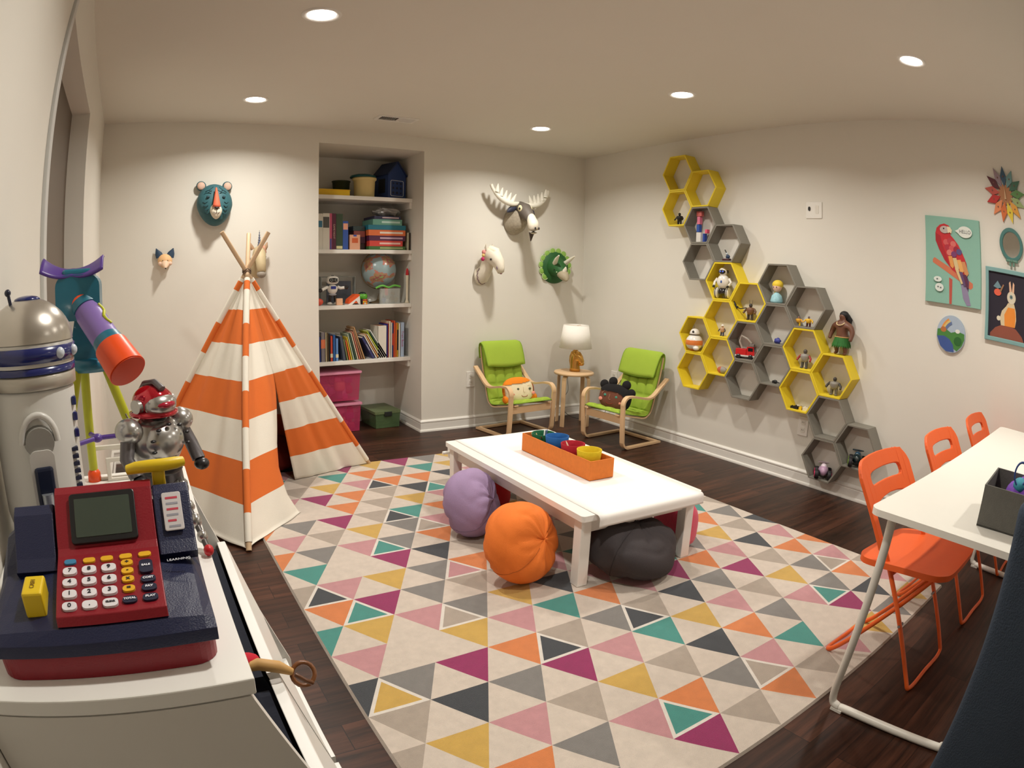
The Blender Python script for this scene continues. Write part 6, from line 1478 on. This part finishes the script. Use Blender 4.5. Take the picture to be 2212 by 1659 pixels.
def cash_register():
    t = thing('toy_cash_register', 'navy and dark red toy cash register with number keys, nearest on the white cabinet', 'cash register', (-3.972, -4.0, .9005))
    nv = M('register_navy', (26, 32, 66), .38, var=.05, bump=.2, bscale=500); rd = M('register_red', (136, 16, 32), .36, var=.03, bump=.12, bscale=400)
    # drawer base (dark red) and navy body, rounded outline
    X0, X1, Y0, Y1 = -.140, .136, -.145, .13
    obj('cash_drawer', MB().prism(rrect(X0, X1, Y0, Y1, .028, 6), 0, .033), rd, t, bevel=.006, seg=3)
    b = MB()
    prof = [(Y0-.002, .030), (Y0-.002, .046), (Y0+.012, .060), (-.09, .066), (0.0, .082), (.012, .096), (.060, .136), (.075, .136), (.10, .110), (Y1, .07), (Y1, .030)]
    # body: deck and rear, slightly narrower to the back
    n = len(prof)
    def ring(x, sh): return [(x, y, z if z < .05 else .05+(z-.05)*sh) for y, z in prof]
    xs = [(X0-.002, .1), (X0+.012, .55), (X0+.035, .72), (-.045, .92), (.085, .92), (X1-.028, .74), (X1-.010, .62), (X1+.002, .1)]
    v = []; f = []
    for x, sh in xs: v += ring(x, sh)
    for k in range(len(xs)-1):
        for i in range(n): f.append((k*n+i, k*n+(i+1) % n, (k+1)*n+(i+1) % n, (k+1)*n+i))
    f += [tuple(range(n))[::-1], tuple(range((len(xs)-1)*n, len(xs)*n))]
    b.add(v, f, 0, False); obj('body', b, nv, t, bevel=.004, seg=3)
    # red keypad and screen panel: a bent plate
    def plate(y): 
        pts = [(-.128, .066), (-.10, .0705), (-.01, .0885), (.004, .096), (.058, .152), (.068, .154)]
        for (a, za), (c, zc) in zip(pts, pts[1:]):
            if a <= y <= c: return za+(zc-za)*(y-a)/(c-a)
        return pts[-1][1]
    RX0, RX1 = -.045, .087
    path = [(-.128, .060), (-.126, .067), (-.10, .0715), (-.01, .0895), (.004, .096), (.056, .150), (.066, .154), (.076, .146), (.080, .10)]
    b = MB(); b.strip(path, RX0, RX1, .010); rp = obj('red_panel', b, rd, t, bevel=.004, seg=3)
    def key(name, x, y, w_, d, h, col, txt=None, tc=(30, 30, 40), rnd_=.006, ts=.008):
        z = .0745+(y+.10)*.2
        bb = MB(); bb.T = Matrix.Translation((x, y, z)) @ Matrix.Rotation(math.atan(.2), 4, 'X')
        bb.prism(rrect(-w_/2, w_/2, -d/2, d/2, min(rnd_, w_/2-.0005, d/2-.0005), 5), 0, h)
        k = obj(name, bb, CM(col, .4), t, bevel=.0012)
        if txt:
            text_mesh('lettering', txt, ts, CM(tc, .5), k, (x, y-.0005, z+h+.0006), (math.atan(.2), 0, 0), depth=.0002, bold=.0002)
    wk = (226, 222, 226); yk = (230, 176, 34); nk = (24, 28, 56)
    cx = [-.027, -.002, .023]
    rows_y = [-.112, -.090, -.068, -.046]
    lab = [['0', '.', 'CLEAR'], ['1', '2', '3'], ['4', '5', '6'], ['7', '8', '9']]
    for j, y in enumerate(rows_y):
        for i, x in enumerate(cx): key('number_key', x, y, .0185, .0145, .0055, wk, lab[j][i], ts=.0095 if len(lab[j][i]) == 1 else .0038)
    for j, (y, s_) in enumerate(zip((-.090, -.072, -.056, -.040), '=x-+')): key('operator_key', .046, y, .0150, .0115, .0050, yk, s_, ts=.009)
    key('dark_key', .046, -.110, .0175, .0120, .0050, nk, 'TOTAL', (230, 230, 240), ts=.0045)
    for j, (y, s_) in enumerate(zip((-.110, -.092, -.076), ('PLAY', 'PAY', 'COST'))): key('dark_key', .070, y, .0180, .0125, .0050, nk, s_, (230, 230, 240), ts=.0050)
    key('dark_key', .069, -.0525, .0165, .0260, .0060, nk, 'SALE', (230, 230, 240), ts=.0050)
    for i, x in enumerate((-.027, -.002, .021, .045, .069)): key('round_key', x, -.026, .0160, .0095, .0045, (60, 130, 170) if i == 0 else yk, rnd_=.0045)
    # screen set into the steep part
    def on_slope(pts2, off):   # (x, s) with s from 0 at the bottom of the slope
        L0 = Vector((0, .004, .0975)); d = Vector((0, .052, .0535)).normalized(); nn = Vector((0, -d.z, d.y))
        return [L0+Vector((x, 0, 0))+d*s+nn*off for x, s in pts2]
    def slab(name, x0_, x1_, s0, s1, o0, o1, mat, par, r=.005, bev=.001):
        pl = rrect(x0_, x1_, s0, s1, r, 4); n_ = len(pl); v_ = on_slope(pl, o0)+on_slope(pl, o1); bb = MB()
        bb.add(v_, [tuple(range(n_))[::-1], tuple(range(n_, 2*n_))]+[(i, (i+1) % n_, n_+(i+1) % n_, n_+i) for i in range(n_)])
        return obj(name, bb, mat, par, bevel=bev)
    fr = slab('screen_frame', -.024, .064, .002, .071, .003, .0095, M('screen_frame_black', (24, 24, 26), .35), t)
    slab('screen', -.017, .057, .010, .063, .0090, .0101, M('lcd_screen', (66, 76, 66), .25, var=.04), fr, .002, 0)
    # right tower with a printed strip
    tw = MB(); tw.strip([(-.012, .078), (.004, .090), (.05, .138), (.060, .143), (.072, .136), (.078, .10)], .088, .136, .018); obj('side_tower', tw, nv, t, bevel=.005, seg=3)
    st = slab('printed_strip', .099, .124, .006, .060, .0065, .0085, CM((206, 200, 200), .5), t, .003)
    rnd = random.Random(6)
    for k in range(6): slab('print_mark', .103+.002*rnd.random(), .113+.008*rnd.random(), .010+.008*k, .013+.008*k, .0083, .0088, CM((196, 60, 80), .5) if k % 2 else CM((150, 150, 160), .5), st, .0005, 0)
    text_mesh('lettering', 'LEARNING', .0062, CM((220, 224, 232), .4), t, (.110, -.036, .0845), (math.atan(.2), 0, 0), depth=.0002)
    tw2 = MB(); tw2.strip([(-.012, .072), (.004, .084), (.046, .127), (.056, .132), (.068, .126), (.074, .10)], -.108, -.048, .018); obj('side_tower', tw2, nv, t, bevel=.005, seg=3)
    obj('label_plate', MB().box(-.092, -.078, .030, .033, .1180, .1215), CM((190, 196, 206), .4), t)
    # yellow cash key and scanner handle
    yb = CM((232, 198, 30), .4)
    k = obj('cash_button', MB().box(-.088, -.060, -.105, -.055, .060, .092), yb, t, bevel=.003); text_mesh('lettering', 'CASH', .009, CM((120, 90, 20), .5), k, (-.074, -.080, .0928), (0, 0, PI/2), depth=.0002)
    s_ = obj('scanner_stem', MB().box(.090, .108, .078, .092, .10, .168), yb, t, bevel=.003)
    obj('scanner_handle', MB().tube([(.058, .080, .170), (.070, .076, .173), (.088, .074, .174), (.106, .074, .174), (.124, .075, .175), (.134, .079, .175)], .010, 12, rs=[.007, .0085, .009, .009, .0085, .0065]), yb, s_)
cash_register()

def tall_robot():
    t = thing('toy_robot', 'tall white and blue toy robot with a silver domed top, leftmost on the white cabinet', 'toy robot', (-4.072, -3.70, .9005), math.radians(12))
    wb = M('robot_white', (214, 212, 206), .32, var=.02); bl = M('robot_blue', (30, 40, 104), .2, coat=.4); sv = M('robot_silver', (196, 190, 180), .28, metal=.75)
    obj('body', MB().lathe([(0, .02), (.066, .02), (.072, .05), (.074, .06), (.074, .255), (.072, .262), (0, .262)], n=40), wb, t)
    obj('neck_ring', MB().lathe([(.075, .262), (.078, .264), (.078, .282), (.075, .285), (.0, .285)], n=40), CM((190, 184, 172), .35, metal=.4), t)
    obj('blue_ring', MB().lathe([(.0785, .286), (.0785, .296), (.0, .297)], n=40), bl, t)
    obj('head_band', MB().lathe([(.077, .297), (.077, .330), (.075, .333)], n=40), CM((206, 204, 198), .3, metal=.3), t)
    dm = obj('dome', MB().lathe([(.0775*math.cos(a), .333+.068*math.sin(a)) for a in [PI/2*i/12 for i in range(12)]]+[(0, .401)], n=40), sv, t)
    v = []; n = 44
    for z in (.303, .327): v += [(.0785*math.cos(math.radians(-170+230*i/n)), .0785*math.sin(math.radians(-170+230*i/n)), z) for i in range(n+1)]
    b = MB(); b.add(v, [(i, i+1, n+2+i, n+1+i) for i in range(n)], 0, True); obj('visor_band', b, bl, t, solid=.002)
    for a in (-52, -22):
        c_, s_ = math.cos(math.radians(a)), math.sin(math.radians(a))
        obj('eye', MB().ell((.079*c_, .079*s_, .315), (.008, .008, .009), 14, 10), CM((206, 214, 224), .2), t)
    obj('top_cap', MB().ell((0, 0, .398), (.024, .024, .007), 24, 8), bl, dm)
    obj('sensor', MB().cyl((-.03, -.02, .392), (-.034, -.023, .408), .003, n=8).ell((-.035, -.024, .412), (.006, .006, .006), 10, 8), CM((30, 36, 60), .3), dm)
    for k, z in enumerate((.235, .210, .183)): obj('body_vent', MB().cbox((.0675, -.030, z), (.008, .020, .014)), bl, t, bevel=.002)
    obj('grille', MB().box(.030, .052, -.0715, -.060, .055, .080), CM((90, 84, 88), .5), t, bevel=.001)
    g = MB()
    for k in range(6): g.cbox((.060, -.0455, .100+.012*k), (.010, .010, .006))
    obj('side_slots', g, CM((40, 44, 70), .5), t)
    # near side arm: arched shoulder and dark pod
    a = MB(); a.tube([(.030*math.cos(q), -.080, .185+.042*math.sin(q)) for q in [PI*i/14 for i in range(15)]], .0055, 8); obj('shoulder_arch', a, wb, t)
    obj('shoulder', MB().cyl((0, -.060, .185), (0, -.088, .185), .028, .024, 24), CM((150, 148, 142), .4), t)
    obj('side_leg', MB().prism(rrect(-.021, .021, .0, .175, .012), -.092, -.072, 'xz'), wb, t, bevel=.004)
    obj('dark_pod', MB().box(-.016, .016, -.100, -.088, .045, .150), CM((24, 32, 54), .3), t, bevel=.005)
    obj('pod_cylinder', MB().cyl((0, -.101, .062), (0, -.101, .110), .008, .010, 14), CM((170, 176, 184), .3, metal=.6), t)
    obj('side_leg', MB().prism(rrect(-.021, .021, .0, .205, .012), .072, .084, 'xz'), wb, t, bevel=.004)
    obj('foot', MB().box(-.036, .036, -.104, -.066, .0, .030), wb, t, bevel=.006)
    obj('foot', MB().box(-.036, .036, .060, .088, .0, .030), wb, t, bevel=.006)
tall_robot()

def telescope():
    t = thing('toy_telescope', 'purple teal and orange toy telescope on a lime tripod, behind the tall toy robot', 'telescope', (0, 0, 0))
    tl = M('telescope_teal', (28, 108, 132), .35, coat=.2); pu = M('telescope_purple', (134, 108, 176), .4); orr = M('telescope_orange', (240, 82, 24), .35); lm = M('telescope_lime', (186, 190, 40), .4); dp = M('telescope_violet', (84, 56, 140), .35)
    Y = -3.47
    obj('eyepiece_housing', MB().prism(rrect(-4.045, -3.957, 1.248, 1.334, .022, 5), Y-.045, Y+.045, 'xz'), tl, t, bevel=.010, seg=3)
    obj('housing_cap', MB().box(-4.032, -3.968, Y-.040, Y+.035, 1.325, 1.345), tl, t, bevel=.007, seg=3)
    b = MB()     # saddle-shaped face shield
    b.grid(lambda u, v: Vector((-4.012+(u-.5)*.125, Y-.01+(v-.5)*.07-.015*(2*u-1)**2, 1.338+.030*abs(2*u-1)**1.8+.010*math.sin(PI*v)-.026*(1-v)*(.25+.75*abs(2*u-1)))), 22, 10)
    obj('face_shield', b, dp, t, solid=.004)
    p0, p1 = Vector((-3.998, Y-.01, 1.285)), Vector((-3.914, -3.60, 1.168)); d = (p1-p0).normalized()
    obj('tube_collar', MB().cyl(p0-d*.012, p0+d*.020, .034, .033, 30), orr, t)
    obj('tube_ring', MB().cyl(p0+d*.020, p0+d*.034, .033, .030, 30), tl, t)
    tb = obj('telescope_tube', MB().cyl(p0+d*.034, p0+d*.118, .0275, .0275, 30), pu, t)
    x_, y_, _ = frame(d)
    up = (Vector((0, 0, 1))-d*d.z).normalized(); sd = d.cross(up)
    b = MB()
    for s0 in (0,):
        path = [p0+d*(.045+.055*k/6)+(up*math.cos(.35+.25*math.sin(k*1.1))-sd*math.sin(.35+.25*math.sin(k*1.1)))*.0280 for k in range(7)]
        b.tube(path, .0035, 6)
    obj('lime_squiggle', b, lm, tb)
    obj('tube_ring', MB().cyl(p0+d*.118, p0+d*.140, .0285, .031, 30), tl, t)
    en = obj('lens_hood', MB().cyl(p0+d*.138, p1+d*.012, .033, .036, 34), orr, t)
    obj('lens_cap', MB().cyl(p1+d*.011, p1+d*.014, .034, .034, 34), M('telescope_cap', (206, 62, 20), .4), en)
    obj('mount', MB().prism([(-4.012, 1.165), (-3.945, 1.165), (-3.952, 1.20), (-3.985, 1.25), (-4.010, 1.25), (-4.020, 1.20)], Y-.025, Y+.03, 'xz'), tl, t, bevel=.006)
    obj('mount_base', MB().lathe([(0, 1.148), (.040, 1.148), (.048, 1.160), (.044, 1.172), (0, 1.176)], (-3.982, Y, 0), 28), tl, t)
    feet = [(-4.008, -3.385, .905), (-3.885, -3.43, .905), (-4.06, -3.53, .905)]
    hubs = [(-4.0, Y+.02, 1.155), (-3.955, Y-.005, 1.155), (-4.01, Y-.02, 1.155)]
    for f_, h_ in zip(feet, hubs):
        obj('tripod_leg', MB().cyl(Vector(f_)+Vector((0, 0, .02)), h_, .0095, .0095, 12), lm, t)
        obj('leg_foot', MB().lathe([(0, 0), (.015, 0), (.014, .018), (.009, .026), (0, .028)], (f_[0], f_[1], .9006), 16), orr, t)
    mid = [Vector(h_).lerp(Vector(f_), .58) for f_, h_ in zip(feet, hubs)]; c = (mid[0]+mid[1]+mid[2])/3
    for m_ in mid: obj('brace', MB().cyl(c, m_, .005, n=8), dp, t)
    obj('brace_hub', MB().ell(tuple(c), (.012, .012, .009), 12, 8), dp, t)
    obj('hook', MB().tube([(-3.925, -3.46, 1.06), (-3.918, -3.47, 1.045), (-3.908, -3.47, 1.048), (-3.905, -3.47, 1.062)], .002, 6), CM((110, 100, 80), .4), t)
telescope()

def silver_figure():
    t = thing('toy_figure', 'silver toy knight figure with a glossy red helmet on the white cabinet', 'toy figure', (-3.868, -3.64, .9005), math.radians(35))
    sv = M('figure_silver', (184, 182, 178), .25, metal=.8); dk = CM((30, 28, 30), .35); rd = M('figure_red', (190, 16, 40), .12, metal=.5, coat=.8); gs = CM((110, 106, 108), .35, metal=.5)
    for s_ in (-1, 1):
        obj('foot', MB().ell((s_*.026, -.012, .012), (.020, .034, .012), 16, 8), sv, t)
        obj('leg', MB().tube([(s_*.024, 0, .015), (s_*.026, -.004, .055), (s_*.022, 0, .095)], .015, 12, rs=[.016, .018, .020]), gs, t)
        obj('knee_plate', MB().ell((s_*.026, -.020, .056), (.015, .009, .015), 14, 8), sv, t)
        obj('shoulder_plate', MB().ell((s_*.052, 0, .178), (.022, .024, .024), 18, 12), sv, t)
        a = obj('arm', MB().tube([(s_*.054, 0, .165), (s_*.066, -.008, .130), (s_*.064, -.028, .100)], .011, 10, rs=[.013, .012, .012]), gs, t)
        obj('fist', MB().ell((s_*.063, -.036, .092), (.013, .014, .012), 12, 8), dk, a)
    obj('torso', MB().ell((0, 0, .145), (.050, .038, .055), 30, 20, fn=lambda u: Vector((u.x*(1+.1*u.z), u.y, u.z))), sv, t)
    obj('chest_plate', MB().ell((0, -.014, .150), (.040, .034, .040), 26, 16), sv, t)
    for k in range(7):
        a = math.radians(200-k*36); obj('rivet', MB().ell((.036*math.cos(a), -.040, .152+.034*math.sin(a)), (.005, .004, .003), 8, 6), dk, t)
    obj('belt', MB().lathe([(.036, .088), (.040, .092), (.040, .104), (.036, .108)], n=24), dk, t)
    obj('neck', MB().cyl((0, 0, .185), (0, 0, .205), .024, .018, 18), dk, t)
    hd = obj('helmet', MB().ell((0, 0, .224), (.033, .036, .032), 28, 18), rd, t)
    obj('helmet_brim', MB().lathe([(.034, .198), (.040, .200), (.040, .206), (.033, .210)], n=28), rd, hd)
    obj('face_guard', MB().ell((.0, -.018, .220), (.029, .024, .023), 22, 14), sv, hd)
    obj('visor', MB().ell((0, -.028, .222), (.021, .017, .009), 18, 10), M('visor_red', (170, 20, 50), .15, coat=.6), hd)
    for s_ in (-1, 1): obj('ear_disc', MB().cyl((s_*.029, -.002, .220), (s_*.037, -.002, .220), .013, n=18), sv, hd)
    obj('crest', MB().tube([(0, -.028, .250), (0, -.008, .261), (0, .018, .256), (0, .034, .236)], .006, 8), gs, hd)
silver_figure()
for _o in bpy.data.objects:
    if _o.name.startswith('toy_figure') and 'knight' in _o.get('label', ''): _o.scale = (1.08, 1.08, .93)
t = thing('robot_arm_toy', 'small silver jointed toy limb with a red tip lying beside the cash register', 'toy', (-3.826, -3.80, .9005), .2)
sv = MATS['figure_silver']
for k, (y, z, r) in enumerate(((.04, .085, .012), (.02, .060, .010), (.0, .040, .013), (-.025, .022, .011))): obj('segment', MB().ell((.002*k, y, z), (r*.8, r, r), 14, 10), sv, t)
obj('connector', MB().tube([(0, .05, .10), (0, .02, .06), (.004, 0, .04), (.006, -.03, .02), (.006, -.045, .012)], .005, 8), CM((90, 86, 84), .4, metal=.6), t)
obj('red_tip', MB().ell((.006, -.052, .009), (.008, .010, .009), 12, 8), CM((200, 30, 40), .4), t)
# small white stepped stand behind the telescope
t = thing('toy_stand', 'small white open toy stand at the far end of the white cabinet', 'toy', (-3.958, -3.385, .9005))
for k, (x0_, x1_, h) in enumerate(((-.05, .05, .075), (-.02, .075, .050))):
    y = -.012*k
    obj('frame_part', MB().ring([(x0_, 0), (x1_, 0), (x1_, h), (x0_, h)], [(x0_+.009, .006), (x1_-.009, .006), (x1_-.009, h-.009), (x0_+.009, h-.009)], y-.004, y+.004, 'xz'), CM((226, 220, 210), .4), t, bevel=.001)
